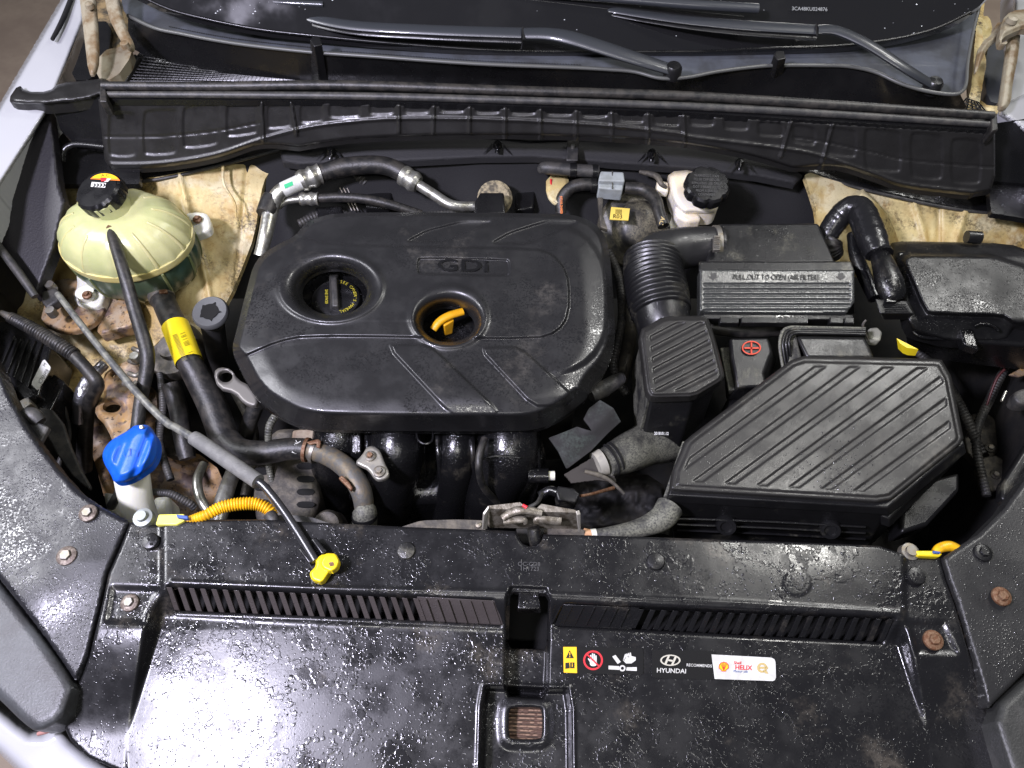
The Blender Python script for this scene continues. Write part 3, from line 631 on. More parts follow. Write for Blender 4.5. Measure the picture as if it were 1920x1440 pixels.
# vent slats
def slats(top0, top1, bot0, bot1, n, wfrac, oa, ob, mat):
    t0, t1, b0, b1 = [np.array(v, float) for v in (top0, top1, bot0, bot1)]
    for i in range(n+1):
        blind = not (oa <= i <= ob)
        u0 = max((i-.5)/n, -.03); u1 = (i-.5)/n+(1-wfrac if not blind else .16)/n
        q = [t0+(t1-t0)*u0, t0+(t1-t0)*u1, b0+(b1-b0)*u1, b0+(b1-b0)*u0]
        zt = [float(shz(np.array([a[0]]), np.array([a[1]]), np.array([50.]))[0])+(.004 if blind else .001) for a in q]
        slab('slat', q, zt, +.006 if blind else .009, mat, sh, bevel=.0006)
SLATL = plastic('lit_brownish_vent_plastic', (.05, .042, .040), .5, (330, .5), drops=.6, cover=.3)  # left slats paler than the right ones: stronger light there put into the colour
slats((322, 1101), (932, 1129), (337, 1144), (947, 1171), 29, .52, 0, 22, SLATL)
slats((1060, 1137), (1676, 1161), (1044, 1170), (1658, 1203), 29, .52, 7, 29, SHIELD)
bq = [(781, 1118), (930, 1126), (944, 1172), (796, 1164)]; slab('vent_backing', bq, [sz_(*a) for a in bq], .003, SLATL, sh)
bq = [(1056, 1133), (1200, 1139), (1184, 1181), (1040, 1173)]; slab('vent_backing', bq, [sz_(*a) for a in bq], .003, SHIELD, sh)
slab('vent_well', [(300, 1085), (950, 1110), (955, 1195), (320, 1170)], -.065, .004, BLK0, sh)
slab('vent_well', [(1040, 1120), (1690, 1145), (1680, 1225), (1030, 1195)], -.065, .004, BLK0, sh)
slab('radiator_fins', [(930, 1310), (1040, 1310), (1040, 1400), (930, 1400)], -.095, .01, FINS, sh)
prism('latch_tongue', [(972, 1113, -.02), (1011, 1114, -.02), (1014, 1142, -.02), (970, 1142, -.02)], [(972, 1113, -.05), (1011, 1114, -.05), (1014, 1150, -.05), (970, 1150, -.05)], SHINY, sh, bevel=.002)
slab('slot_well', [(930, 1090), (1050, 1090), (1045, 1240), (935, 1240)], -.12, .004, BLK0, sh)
MP = planeof((992, 1058, .0), (1000, 1058, 0), (992, 1070, 0))
text('moulded_text', 'QC-CD8', 992, 1058, 8, MP, EMB, sh, 1, off=.0012, th=.0003)
text('moulded_text', '1H1723', 993, 1067, 8, MP, EMB, sh, 1, off=.0012, th=.0003)
# push clips
for (x, y, r) in ((282, 1015, 16), (762, 1033, 17), (1229, 1053, 17), (1718, 1080, 17)):
    s = S(x, y); c = lathe('push_clip', [(0, .0045), (r*.5*s, .0042), (r*.9*s, .003), (r*s, .001), (r*s, -.002), (0, -.002)], W(x, y, .001), BOXP, sh, ns=24)
    if x in (282, 1718):
        flatshape('slot_mark', [[(x-7, y-6), (x-4, y-8), (x-1, y-2), (x-4, y)], [(x+2, y-7), (x+8, y-4), (x+5, y), (x+1, y-1)], [(x-2, y+3), (x+4, y+2), (x+4, y+7), (x-1, y+8)]], planeof((x, y, .0055), (x+9, y, .0055), (x, y+9, .0055)), BLK0, c, off=.0003)
hexbolt(W(243, 1130, sz_(243, 1130)+.003), 17*S(243, 1130), STEEL, WASH, sh)['label'] = 'grey bolt with stained washer on the left pad'
hexbolt(W(1750, 1200, sz_(1750, 1200)+.003), 19*S(1750, 1200), RUST, RUST, sh)['label'] = 'orange rusted bolt on the right pad'
# stickers
sz = lambda x, y: float(shz(np.array([float(x)]), np.array([float(y)]), np.array([50.]))[0])
SP = planeof((1060, 1215, sz(1060, 1215)), (1450, 1235, sz(1450, 1235)), (1250, 1275, sz(1250, 1275)))
STK = simple('glossy_black_sticker', (.012, .012, .012), .25)
ws_ = tag(thing('warning_sticker', '', 'sticker', 1130, 1238, -.04), 'black and amber warning sticker with crossed hand and fan symbols', 'sticker')
flatshape('backing', [rrect(1055, 1212, 1206, 1262, 3, .02)], SP, STK, ws_, off=.0014)
flatshape('amber_field', [[(1056, 1213), (1081, 1213), (1082, 1262), (1057, 1261)]], SP, PYEL, ws_, off=.002)
flatshape('warning_triangle', [[(1068, 1219), (1076, 1234), (1061, 1234)]], SP, PBLK, ws_, off=.0026)
flatshape('exclamation', [[(1067.3, 1223), (1069.4, 1223), (1069, 1229), (1067.7, 1229)], [(1067.4, 1230.5), (1069.3, 1230.5), (1069.3, 1232.3), (1067.4, 1232.3)]], SP, PYEL, ws_, off=.0032)
flatshape('book_symbol', [[(1060, 1243), (1067, 1242), (1068, 1253), (1060, 1254)], [(1069, 1242), (1077, 1242), (1077, 1253), (1069, 1253)]], SP, PBLK, ws_, off=.0026)
text('book_letter', 'i', 1073, 1247, 8, SP, PYEL, ws_, off=.0032, bold=.02)
def ringpoly(cx, cy, r1_, r2_, n=28): return [[(cx+r*math.cos(a), cy+r*math.sin(a)) for r, a in ((r1_, 2*math.pi*i/n), (r2_, 2*math.pi*i/n), (r2_, 2*math.pi*(i+1)/n), (r1_, 2*math.pi*(i+1)/n))] for i in range(n)]
flatshape('red_ring', ringpoly(1112, 1238, 18.5, 15), SP, PRED, ws_, off=.002)
flatshape('hand_symbol', [rrect(1106, 1237, 1119, 1249, 3)]+[[(x, y), (x+2.4, y), (x+2.6, 1239), (x, 1239)] for x, y in ((1106.5, 1228), (1109.8, 1225), (1113, 1226), (1116.2, 1229))]+[[(1102, 1235), (1104, 1234), (1108, 1240), (1107, 1243)]], SP, WHT, ws_, off=.002)
flatshape('red_bar', [[(1099, 1227), (1101, 1225), (1125, 1249), (1123, 1251)]], SP, PRED, ws_, off=.0026)
flatshape('fan_symbol', [[(1141, 1248), (1161, 1249), (1161, 1256), (1141, 1255)], [(1175, 1251), (1194, 1251), (1194, 1258), (1174, 1257)], [(1148, 1231), (1154, 1228), (1164, 1241), (1158, 1245)]]+ringpoly(1167, 1253, 6, 3, 14), SP, WHT, ws_, off=.002)
flatshape('hand_symbol', [[(1168, 1238), (1174, 1231), (1180, 1229), (1192, 1232), (1192, 1238), (1184, 1244), (1174, 1244)]]+[[(1168+k*4, 1238-k*3), (1172+k*3, 1226-k), (1174+k*3, 1227-k), (1172+k*4, 1239-k*3)] for k in range(4)], SP, WHT, ws_, off=.002)
os_ = thing('oil_sticker', 'black and white oil recommendation sticker right of the warning sticker', 'sticker', 1340, 1250, -.04)
flatshape('backing', [rrect(1222, 1217, 1342, 1271, 3, .03)], SP, STK, os_, off=.0014)
flatshape('white_field', [[(1334, 1227), (1446, 1233), (1452, 1236), (1454, 1241), (1455, 1270), (1453, 1275), (1449, 1277), (1340, 1273)]], SP, WHT, os_, off=.002)
NM = simple('pale_print', (.62, .6, .5), .35, metal=.3)
flatshape('oval_emblem', [[(1257+rx*math.cos(a), 1238+ry*math.sin(a)) for rx, ry, a in ((19, 10.5, 2*math.pi*i/30), (16, 8.3, 2*math.pi*i/30), (16, 8.3, 2*math.pi*(i+1)/30), (19, 10.5, 2*math.pi*(i+1)/30))] for i in range(30)]
          + [[(1249, 1247), (1245, 1246), (1252, 1230), (1256, 1230)], [(1262, 1247), (1258, 1247), (1265, 1231), (1269, 1232)], [(1251, 1239), (1253, 1236), (1264, 1238), (1262, 1241)]], SP, NM, os_, off=.002)
text('brand_word', 'HYUNDAI', 1259, 1258, 8.5, SP, WHT, os_, 2, off=.002, sx=1.05, bold=.02)
text('recommends_word', 'RECOMMENDS', 1311, 1248, 5.4, SP, WHT, os_, 2.5, off=.002, sx=.95, bold=.01)
pts = [(1357+10*math.cos(a)*(1 if i % 2 else .93), 1250+9.5*math.sin(a)*(1 if i % 2 else .93)) for i, a in enumerate(np.linspace(math.radians(150), math.radians(390), 15))]+[(1362, 1256), (1361, 1259), (1353, 1259), (1352, 1256)]
flatshape('shell_symbol', [pts], SP, PRED, os_, off=.0026)
flatshape('shell_symbol', [[(1357+(p[0]-1357)*.84, 1250+(p[1]-1250)*.84) for p in pts]], SP, PYEL, os_, off=.003)
for a in (-40, -20, 0, 20, 40): flatshape('shell_ray', [[(1357-.3, 1257), (1357+.5, 1257), (1357+9*math.sin(math.radians(a))+.5, 1250-7.5*math.cos(math.radians(a))), (1357+9*math.sin(math.radians(a))-.4, 1250-7.5*math.cos(math.radians(a)))]], SP, PRED, os_, off=.0034, th=.0002)
text('red_word', 'Shell', 1383, 1243, 5.5, SP, PRED, os_, 2, off=.0026, bold=.02)
text('red_word', 'HELIX', 1394, 1252, 8.5, SP, PRED, os_, 2, off=.0026, bold=.03)
text('blue_word', 'Motor oils', 1389, 1259, 4.6, SP, PBLUE, os_, 2, off=.0026)
flatshape('gold_ring', ringpoly(1429, 1252, 9.5, 5.5, 20)+[[(1424, 1250), (1440, 1250), (1440, 1254), (1424, 1254)], [(1430, 1258), (1436, 1256), (1441, 1263), (1436, 1263)]], SP, PGOLD, os_, off=.0026)
# ---------------------------------------------------------------- side trims
tl = thing('side_trim', 'speckled wet black corner trim at the left of the radiator shield', 'trim panel', 120, 1060, 0, 'corner trims beside the shield')
relief('trim_panel', [(-60, 560), (-30, 640), (0, 694), (14, 730), (45, 790), (78, 838), (110, 880), (150, 922), (190, 950), (243, 978), (222, 1026), (200, 1076), (186, 1142), (164, 1230), (142, 1278), (120, 1244), (86, 1196), (40, 1136), (0, 1086), (-80, 1000)],
       lambda x, y, d: .0-.00005*np.clip(y-1050, 0, 300)+.006*vnoise(x, y, 120, 3)+.004*np.exp(-(((x-80)/60)**2+((y-1110)/50)**2))-.005*(1-np.sqrt(1-np.clip(1-d/6, 0, 1)**2)), TRIML, tl, step=4, skirt=.03)
relief('lamp_edge_panel', chaikin([(-80, 1008), (0, 1092), (40, 1142), (86, 1202), (140, 1284), (136, 1302), (118, 1350), (70, 1374), (44, 1356), (0, 1312), (-80, 1240)], 1), lambda x, y, d: -.010+.004*sst(0, 20, d)-.006*(1-np.sqrt(1-np.clip(1-d/8, 0, 1)**2)), simple('worn_grey_plastic', (.055, .058, .06), .42, bump=(330, .3), var=(.035, .035, .036), vs=16), tl, step=4, skirt=.04)
hexbolt(W(165, 962, .004), 17*S(165, 962), STEEL, WASH, tl); hexbolt(W(125, 1042, .003), 19*S(125, 1042), STEEL, WASH, tl)
tube('pink_clip', [(122, 1312, -.03, 4), (100, 1362, -.04, 5), (72, 1376, -.05, 4)], simple('pinkish_bracket', (.35, .18, .16), .5), tl, ns=8)
tr = thing('side_trim', 'dark corner trim with one orange rusted bolt right of the shield', 'trim panel', 1850, 1150, 0, 'corner trims beside the shield')
relief('trim_panel', [(1768, 1046), (1800, 1024), (1832, 1004), (1880, 958), (1920, 902), (1990, 800), (2080, 900), (2080, 1150), (1920, 1262), (1852, 1330), (1842, 1285), (1818, 1205), (1796, 1130), (1778, 1082)],
       lambda x, y, d: .0-.00005*np.clip(y-1050, 0, 300)+.006*vnoise(x, y, 110, 6)-.005*(1-np.sqrt(1-np.clip(1-d/6, 0, 1)**2)), plastic('right_trim_plastic', (.022, .022, .022), .42, (330, .6), drops=.9, cover=.45, patch=9), tr, step=4, skirt=.03)
relief('lamp_edge_panel', chaikin([(1856, 1334), (1925, 1268), (2080, 1160), (2080, 1500), (1910, 1500), (1884, 1420)], 1), lambda x, y, d: -.010+.004*sst(0, 20, d)-.006*(1-np.sqrt(1-np.clip(1-d/8, 0, 1)**2)), simple('worn_dark_plastic', (.03, .031, .029), .45, bump=(330, .3), var=(.05, .05, .047), vs=16), tr, step=4, skirt=.04)
hexbolt(W(1843, 1036, .003), 17*S(1843, 1036), BOXP, BOXP, tr); hexbolt(W(1878, 1118, .003), 18*S(1878, 1118), RUST, RUST, tr)
# ---------------------------------------------------------------- engine cover
ec = thing('engine_cover', 'big rounded black engine cover with two round openings and slash marks', 'engine cover', 800, 600, 0)
co = chaikin([(640, 397), (1040, 400), (1085, 404), (1118, 420), (1138, 446), (1146, 500), (1151, 570), (1154, 640), (1140, 690), (1108, 728), (1100, 746), (1057, 780), (1010, 803), (940, 806), (650, 804), (572, 800), (520, 778), (480, 747), (449, 690), (434, 656), (442, 625), (462, 545), (478, 486), (520, 458), (553, 444), (570, 420), (592, 408)], 2)
plateau = chaikin([(420, 684), (470, 662), (520, 640), (575, 629), (800, 632), (1005, 635), (1045, 622), (1066, 592), (1067, 530), (1057, 500), (1035, 476), (1000, 466), (800, 463), (625, 459), (556, 443), (500, 420), (400, 500)], 1)
outer2 = chaikin([(400, 700), (560, 692), (700, 692), (1020, 701), (1062, 695), (1106, 672), (1132, 630), (1135, 590), (1133, 520), (1122, 476), (1095, 444), (1055, 424), (640, 410), (400, 480)], 1)
slash = [chaikin([(723, 646), (792, 645), (815, 655), (935, 770), (925, 780), (850, 782)], 1, .12), chaikin([(897, 652), (966, 650), (988, 662), (1078, 745), (1060, 760), (1000, 762)], 1, .12),
         chaikin([(760, 453), (834, 454), (930, 414), (870, 414), (800, 432)], 1, .12), chaikin([(920, 456), (992, 458), (1092, 414), (1030, 412), (955, 436)], 1, .12)]
gdi = rrect(783, 483, 955, 514, 5, .02)
def E(cx, cy, rx, ry): return lambda x, y: np.hypot((x-cx)/rx, (y-cy)/ry)-1
o1, i1 = E(620, 538, 95, 64), E(627, 548, 61, 43); o2, i2 = E(841, 594, 69, 56), E(841, 608, 49, 33)
from types import SimpleNamespace as NS
def grad_ny(poly):
    def f(x, y):
        return (sdf(poly, x, y+2)-sdf(poly, x, y-2))/4, (sdf(poly, x+2, y)-sdf(poly, x-2, y))/4
    return f
gco = grad_ny(co)
def ecz(x, y, d, fun=True):
    z = .030+.012*(1-((x-800)/400)**2); d = np.maximum(sdf(co, x, y), 0)
    gy, gx = gco(x, y); ny = -gy; w_ = 9+24*np.clip(ny, 0, 1)+8*np.clip(-gx*0+np.abs(gx), 0, 1)*.8
    t = np.clip(1-d/w_, 0, 1)
    drop = np.where(ny > .1, .0, 0)
    # rounded shoulder then a straight apron
    z = z-.055*((np.sqrt((t-.17)**2+.006)+(t-.17))/2/.84)*np.clip(.45+ny*.7, .25, 1)
    z = z-.006*sst(60, 10, d)
    z = z+.006*sst(-2, 2.2, sdf(plateau, x, y))
    z = z+.005*sst(-9, 4, sdf(outer2, x, y))*sst(990, 1080, x)
    for k, s_ in enumerate(slash):
        fade = sst(785, 740, y) if k < 2 else sst(408, 424, y)
        z = z+(.006 if k < 2 else -.005)*sst(-2, 3, sdf(s_, x, y))*fade
    z = z-.005*sst(-1.5, 1.5, sdf(gdi, x, y))
    if fun:
        for oo, ii, zi, r in ((o1, i1, .004, 95), (o2, i2, .0, 69)):
            a = oo(x, y); b = ii(x, y); rim = z+.004
            tt = np.clip(b/np.maximum(b-a, 1e-4), 0, 1)
            z = np.where(a < 0, zi+(rim-zi)*(1-(1-tt)**1.7), z+.004*np.exp(-(a*r/7)**2)*1.)
    return z+.0008*vnoise(x, y, 60, 7)
h1 = ell(627, 548, 61, 43, 60); h2 = ell(841, 608, 49, 33, 60)
relief('cover_shell', co, ecz, COVER, ec, holes=[h1, h2], step=2.0, skirt=.006)
bz = lambda x, y: float(ecz(np.array([float(x)]), np.array([float(y)]), np.array([99.]), False)[0])
GP = planeof((800, 500, bz(800, 500)), (940, 500, bz(940, 500)), (870, 512, bz(870, 512)))
text('raised_letters', 'GDi', 868, 500, 22, GP, BLACK, ec, 1.5, off=.0005, sx=1.9, th=.0022, bold=.012)
relief('lower_edge', [(p[0], p[1]+3) for p in co], lambda x, y, d: -.035+0*x, SHINY, ec, step=7, skirt=.01)
slab('cylinder_head', [(520, 470), (1080, 460), (1090, 720), (540, 770)], -.07, .3, DARK, ec, bevel=.01)
# oil filler cap
cp = thing('oil_filler_cap', 'black oil filler cap with yellow lettering in the left round opening', 'cap', 630, 560, -.02)
c = W(630, 560, -.028); s = S(630, 560, -.028)
lathe('cap_body', [(0, .004), (36*s, .004), (44*s, .001), (47*s, -.004), (47*s, -.02), (0, -.02)], c, BLACK, cp, ns=36, mod=lambda a, i: 1+.02*math.cos(a*9)*(i > 2))
prism('grip_bar', [(621, 520, -.012), (631, 520, -.012), (634, 574, -.012), (623, 574, -.012)], [(616, 514, -.026), (636, 514, -.026), (638, 582, -.026), (618, 582, -.026)], RUBG, cp, bevel=.0025)
DYEL = simple('faded_yellow_print', (.42, .36, .03), .5)
CP = planeof((620, 560, -.0235), (650, 560, -.0235), (630, 580, -.0235))
text('yellow_letters', 'SAE 5W20', 612, 556, 5.4, CP, DYEL, cp, 90, off=.0008, sx=.8, bold=.02)
for i, ch in enumerate("SEE OWNER'S MANUAL"):
    a = math.radians(-72+i*8.6); text('yellow_letter', ch, 628+38*math.cos(a), 556+29*math.sin(a), 5.6, CP, DYEL, cp, math.degrees(a)+90, off=.0008) if ch != ' ' else None
# dipstick
dp = thing('dipstick_handle', 'orange curved dipstick handle standing in the right round opening', 'dipstick', 838, 612, -.02)
tube('grip', [(812, 618, -.002, 7.5), (824, 603, .004, 8), (842, 592, .007, 8), (868, 584, .005, 7.5)], ORA, dp, ns=10, flat=.8)
prism('neck', [(828, 604, 0), (848, 594, 0), (852, 600, 0), (833, 612, 0)], [(832, 624, -.03), (848, 620, -.03), (849, 626, -.03), (834, 630, -.03)], ORA, dp, bevel=.002)
lathe('tube_mouth', [(0, 0), (.012, 0), (.013, -.03), (0, -.03)], W(842, 628, -.036), DMET, dp, ns=20)
# ---------------------------------------------------------------- coolant reservoir
tk = thing('coolant_reservoir', 'round yellowed coolant tank with ribs, dark green below its seam', 'reservoir', 238, 440, -.03)
tc_ = W(238, 446, -.04); ts = S(238, 446, -.04); R = 121*ts
lob = lambda a, i: 1+(.022*abs(math.cos(a*6.5+.4))**6-.01)*(1 if 0 < i < 11 else 0)
dome = [(R*.27, .56*R), (R*.42, .555*R), (R*.58, .52*R), (R*.72, .45*R), (R*.83, .35*R), (R*.915, .23*R), (R*.97, .11*R), (R*.985, 0)]
RIBT = m_tank('faint_rib_plastic', (.46, .44, .2), (.5, .47, .24), .35)
RIBG = m_tank('coolant_rib', (.2, .22, .09), (.12, .16, .07), .2)
lathe('tank_top', dome, tc_, TANK, tk, ns=156, sy=.80, mod=lambda a, i: 1+(.03*abs(math.cos(a*6.5+.4))**8)*(1 if i > 1 else 0), rot=.1)
lathe('tank_bottom', [(R*.99, -.008), (R*1.0, -.2*R), (R*.985, -.42*R), (R*.93, -.62*R), (R*.8, -.79*R), (R*.55, -.9*R), (0, -.94*R)], tc_, COOL, tk, ns=156, sy=.80, mod=lambda a, i: 1-(.03*abs(math.cos(a*5.5+.4))**10))
lathe('seam_ring', [(R*.97, .0045), (R*1.015, .004), (R*1.022, 0), (R*1.015, -.004), (R*1.02, -.006), (R*1.01, -.010), (R*.97, -.010)], tc_, TANKR, tk, ns=80, sy=.80)
def merid(a, prof, k=1.0):
    return [tc_+Vector((r*k*math.cos(a), r*k*math.sin(a)*.80, h)) for r, h in prof]
for i in range(11):
    a = .3+i*2*math.pi/11
    pth = [Vector(p) for p in cat(merid(a, dome[2:], .988), 4)]
    v, f = sweep(pth, [.0022+.002*k/len(pth) for k in range(len(pth))], 8, 1.); fin('moulded_rib', v, f, RIBT, tk)
    pb_ = [(R*1.0, -.1*R), (R*1.0, -.2*R), (R*.985, -.42*R), (R*.93, -.62*R), (R*.8, -.79*R)]
    pth = [Vector(p) for p in cat(merid(a, pb_, .995), 4)]
    v, f = sweep(pth, [.0028]*len(pth), 8, 1.); fin('moulded_rib', v, f, RIBG, tk)
ax = Vector((-.22, -.10, 1)).normalized(); nb_ = W(205, 384, .03)
lathe('neck', [(36*ts, -.045), (33*ts, -.02), (31*ts, 0), (31*ts, .02), (0, .02)], nb_, TANK, tk, axis=ax, ns=40)
cap = lathe('cap', [(42*ts, 0), (42.5*ts, .004), (42*ts, .021), (38*ts, .0255), (0, .0265)], W(200, 372, .034), BLACK, tk, axis=ax, ns=72, mod=lambda a, i: 1+.025*(1 if math.cos(a*18) > 0 else -1)*(i in (1, 2)))
KA = W(200, 372, .034)+ax*.0268; KP = (KA, ax)
flatshape('amber_label', [[(196+31*math.cos(a), 346+21*math.sin(a)) for a in np.linspace(math.radians(180+30), math.radians(360-20), 12)]], KP, PORA, cap, off=.0006)
flatshape('amber_label', [[(196+29*math.cos(a), 344+19*math.sin(a)) for a in np.linspace(math.radians(180+35), math.radians(360-28), 12)]], KP, PYEL, cap, off=.001)
flatshape('white_label', [[(172, 341), (199, 343), (197, 352), (170, 350)], [(200, 333), (212, 331), (202, 341), (195, 341)]], KP, WHT, cap, off=.0006)
flatshape('red_mark', [[(188, 333), (200, 333), (198, 339), (190, 340)]], KP, PRED, cap, off=.001)
for k in range(4): flatshape('hazard_mark', [[(175+k*6, 344), (178+k*6, 344), (180+k*6, 347), (177+k*6, 350), (174+k*6, 350), (177+k*6, 347)]], KP, PBLK, cap, off=.001)
text('warning_word', 'A C', 197, 329, 5, KP, PBLK, cap, 0, off=.0014, sx=1.3)
tabR = relief('mounting_tab', chaikin([(345, 400), (378, 398), (392, 404), (398, 426), (392, 436), (362, 446), (345, 430)], 1), lambda x, y, d: -.062-.006*sst(5, 0, d), MILK, tk, step=3, skirt=.012)
hexbolt(W(370, 411, -.057), 9*S(370, 411), RUST, RUST, tabR)
tabL = relief('mounting_tab', chaikin([(142, 500), (170, 510), (200, 530), (196, 570), (180, 580), (150, 576), (136, 560), (146, 540)], 1), lambda x, y, d: -.11-.006*sst(5, 0, d)-.0*x, MILK, tk, step=3, skirt=.02)
lathe('boss', [(17*ts, -.01), (17*ts, .008), (10*ts, .011), (0, .010)], W(162, 552, -.105), MILK, tabL, ns=24)
hexbolt(W(163, 553, -.093), 10*S(163, 553), RUST, RUST, tabL)
tube('hose_spigot', [(202, 408, .0, 7), (206, 422, .004, 8), (209, 436, .002, 8)], MILK, tk, ns=12)
tube('outlet', [(280, 525, -.1, 17), (294, 545, -.115, 16), (302, 560, -.12, 16)], COOL, tk, ns=14)
# overflow hose down to the left
oh = thing('overflow_hose', 'thin black hose running from the coolant tank front down behind the blue cap', 'hose', 260, 620, -.05)
tube('hose', [(207, 428, .012, 9), (214, 452, .016, 10.5), (232, 510, .008, 11.5), (252, 580, -.02, 12), (268, 630, -.035, 13), (276, 665, -.045, 13.5), (274, 700, -.06, 13), (264, 750, -.08, 12), (256, 810, -.1, 12), (246, 870, -.16, 12)], RUB, oh, ns=18)
tube('spring_clamp', [(206, 425, .012, 11), (209, 434, .015, 11)], RUST, oh, ns=14)
# big hose with yellow label
bh = thing('coolant_hose', 'thick black hose with yellow label below the coolant tank', 'hose', 345, 640, -.1)
tube('hose', [(303, 556, -.108, 21), (318, 590, -.105, 22), (328, 610, -.101, 22.4), (336, 630, -.1, 22.4), (344, 651, -.1, 22.4), (352, 672, -.1, 22.4), (356, 682, -.1015, 23), (372, 710, -.115, 25), (398, 760, -.13, 27), (420, 820, -.14, 27), (430, 838, -.145, 27)], RUB, bh, ns=20)
tube('label', [(329, 612, -.1005, 25), (336, 630, -.1, 25), (352, 672, -.1, 25.2), (355, 680, -.1, 25.2)], YEL, bh, ns=28, cap=False)
lu = np.array([.37, .93]); lv = np.array([.93, -.37]); qs = []
for v0, v1, dens in ((-12, -2, 1.), (2, 13, .55)):
    for k in range(22):
        u = -26+k*2.4
        if random.random() < dens: qs.append([tuple(np.array([343.5, 649])+lu*a+lv*b) for a, b in ((u, v0), (u+.8, v0), (u+.8, v1), (u, v1))])
wrapshape('label_print', qs, (336, 630, -.1), (352, 672, -.1), 25.8, simple('faded_black_print', (.1, .085, .01), .5), bh, off=.0012)
tube('clamp', [(300, 550, -.108, 23.5), (305, 562, -.108, 23.5)], STEEL, bh, ns=20)
slab('clamp_ear', [(296, 543), (312, 541), (314, 548), (298, 550)], -.085, .006, RUST, bh)
tube('radiator_branch', [(425, 828, -.14, 27), (450, 846, -.135, 25), (490, 849, -.13, 23), (540, 842, -.125, 21), (578, 842, -.125, 20)], RUB, bh, ns=20)
pl = (W(552, 838, -.125)+(CAM-W(552, 838, -.125)).normalized()*21.5*S(552, 838, -.125), (CAM-W(552, 838, -.125)).normalized())
text('white_letters', 'EMK', 556, 838, 10, pl, WHT, bh, -72, off=.0003)
# coolant metal pipe
cpi = thing('coolant_pipe', 'grey metal coolant pipe curving down with rusty spring clamp', 'pipe', 640, 890, -.12)
tube('pipe', [(570, 842, -.125, 19), (610, 852, -.115, 19), (650, 878, -.10, 20), (676, 918, -.10, 20), (683, 955, -.12, 18), (684, 985, -.15, 18)], simple('dull_pipe_metal', (.10, .098, .09), .55, metal=.3, bump=(200, .3), var=(.16, .13, .085), vs=60), cpi, ns=20)
tube('spring_clamp', [(572, 843, -.122, 23.5), (578, 844, -.122, 23.5)], RUST, cpi, ns=24)
tube('spring_clamp', [(588, 845, -.122, 23.5), (594, 847, -.122, 23.5)], STEEL, cpi, ns=24)
slab('clamp_bridge', [(574, 828), (596, 822), (602, 826), (600, 840), (592, 838), (594, 830), (580, 834)], -.095, .004, RUST, cpi)
slab('clamp_bridge', [(634, 896), (641, 890), (654, 902), (662, 914), (658, 920), (650, 912)], -.075, .008, RUST, cpi)
tube('lower_collar', [(682, 956, -.118, 22), (684, 964, -.12, 23), (684, 985, -.14, 23)], DUSTY, cpi, ns=20)
tube('collar_band', [(683, 966, -.12, 24), (684, 972, -.125, 24)], BLACK, cpi, ns=20)
# bracket with two bolts
bk = thing('bolted_bracket', 'small grey steel bracket with two bolts beside the intake manifold', 'bracket', 700, 870, -.09)
relief('bracket_plate', chaikin([(665, 868), (680, 852), (688, 838), (700, 836), (713, 845), (722, 870), (730, 885), (728, 896), (712, 902), (702, 898), (690, 880), (676, 874)], 1), edge(-.035, 4, .003), simple('bracket_steel', (.3, .29, .26), .42, metal=.6, var=(.38, .36, .3), vs=60), bk, step=2, skirt=.005)
hexbolt(W(694, 855, -.033), 11*S(694, 855), RUST, STEEL, bk); hexbolt(W(711, 884, -.033), 12*S(711, 884), STEEL, STEEL, bk)
# ---------------------------------------------------------------- hood prop rod
rd = thing('hood_prop_rod', 'long grey prop rod with foam grip and yellow handle crossing the left side', 'prop rod', 360, 800, .0)
tube('rod', [(108, 551, -.06, 5.5), (150, 606, -.055, 6), (200, 668, -.05, 6.5), (260, 740, -.04, 7), (310, 790, -.035, 7.5), (330, 802, -.03, 7.5), (370, 826, -.02, 8)], RODM, rd, ns=12)
tube('foam_grip', [(363, 821, -.02, 13.5), (376, 829, -.018, 14), (430, 866, -.008, 14.5), (484, 903, .002, 14.5)], GREYF, rd, ns=18)
tube('rod', [(484, 903, .002, 7.5), (500, 917, .004, 8), (530, 955, .006, 8), (560, 1000, .008, 8), (592, 1052, .012, 8)], CHROME, rd, ns=14)
hd = relief('handle', chaikin([(592, 1048), (606, 1038), (622, 1044), (624, 1062), (618, 1074), (604, 1094), (584, 1088), (580, 1074), (592, 1062)], 1, .2), lambda x, y, d: .018-.005*(1-np.sqrt(1-np.clip(1-d/5, 0, 1)**2)), YEL, rd, step=1.6, skirt=.010)
relief('socket_block', chaikin([(606, 1042), (613, 1037), (630, 1038), (637, 1052), (632, 1066), (620, 1073), (604, 1066), (600, 1056)], 1, .2), lambda x, y, d: .028-.004*(1-np.sqrt(1-np.clip(1-d/5, 0, 1)**2)), YEL, hd, step=1.6, skirt=.010)
flatshape('socket', [[(616, 1055), (624, 1053), (627, 1060), (619, 1062)]], planeof((620, 1058, .0282), (630, 1058, .0282), (620, 1068, .0282)), RUST, hd, off=.0006)
pb = slab('pivot_block', [(78, 546), (104, 538), (112, 548), (110, 562), (86, 578), (78, 566)], -.07, .02, RUBG, rd, bevel=.004)
for c in ((98, 540), (99, 588)): lathe('pivot_bolt', [(0, .012), (8*ts, .012), (8.5*ts, .008), (8.5*ts, -.004), (0, -.004)], W(*c, -.08), STEEL, rd, ns=16)
hc = thing('rod_clip', 'black two sided clip on the shield holding the prop rod end', 'clip', 590, 1035, .0)
slab('clip_jaw', [(557, 1028), (566, 1024), (588, 1050), (579, 1057)], .014, .016, BLACK, hc, bevel=.002)
slab('clip_jaw', [(582, 1010), (593, 1007), (613, 1034), (603, 1040)], .016, .018, BLACK, hc, bevel=.002)
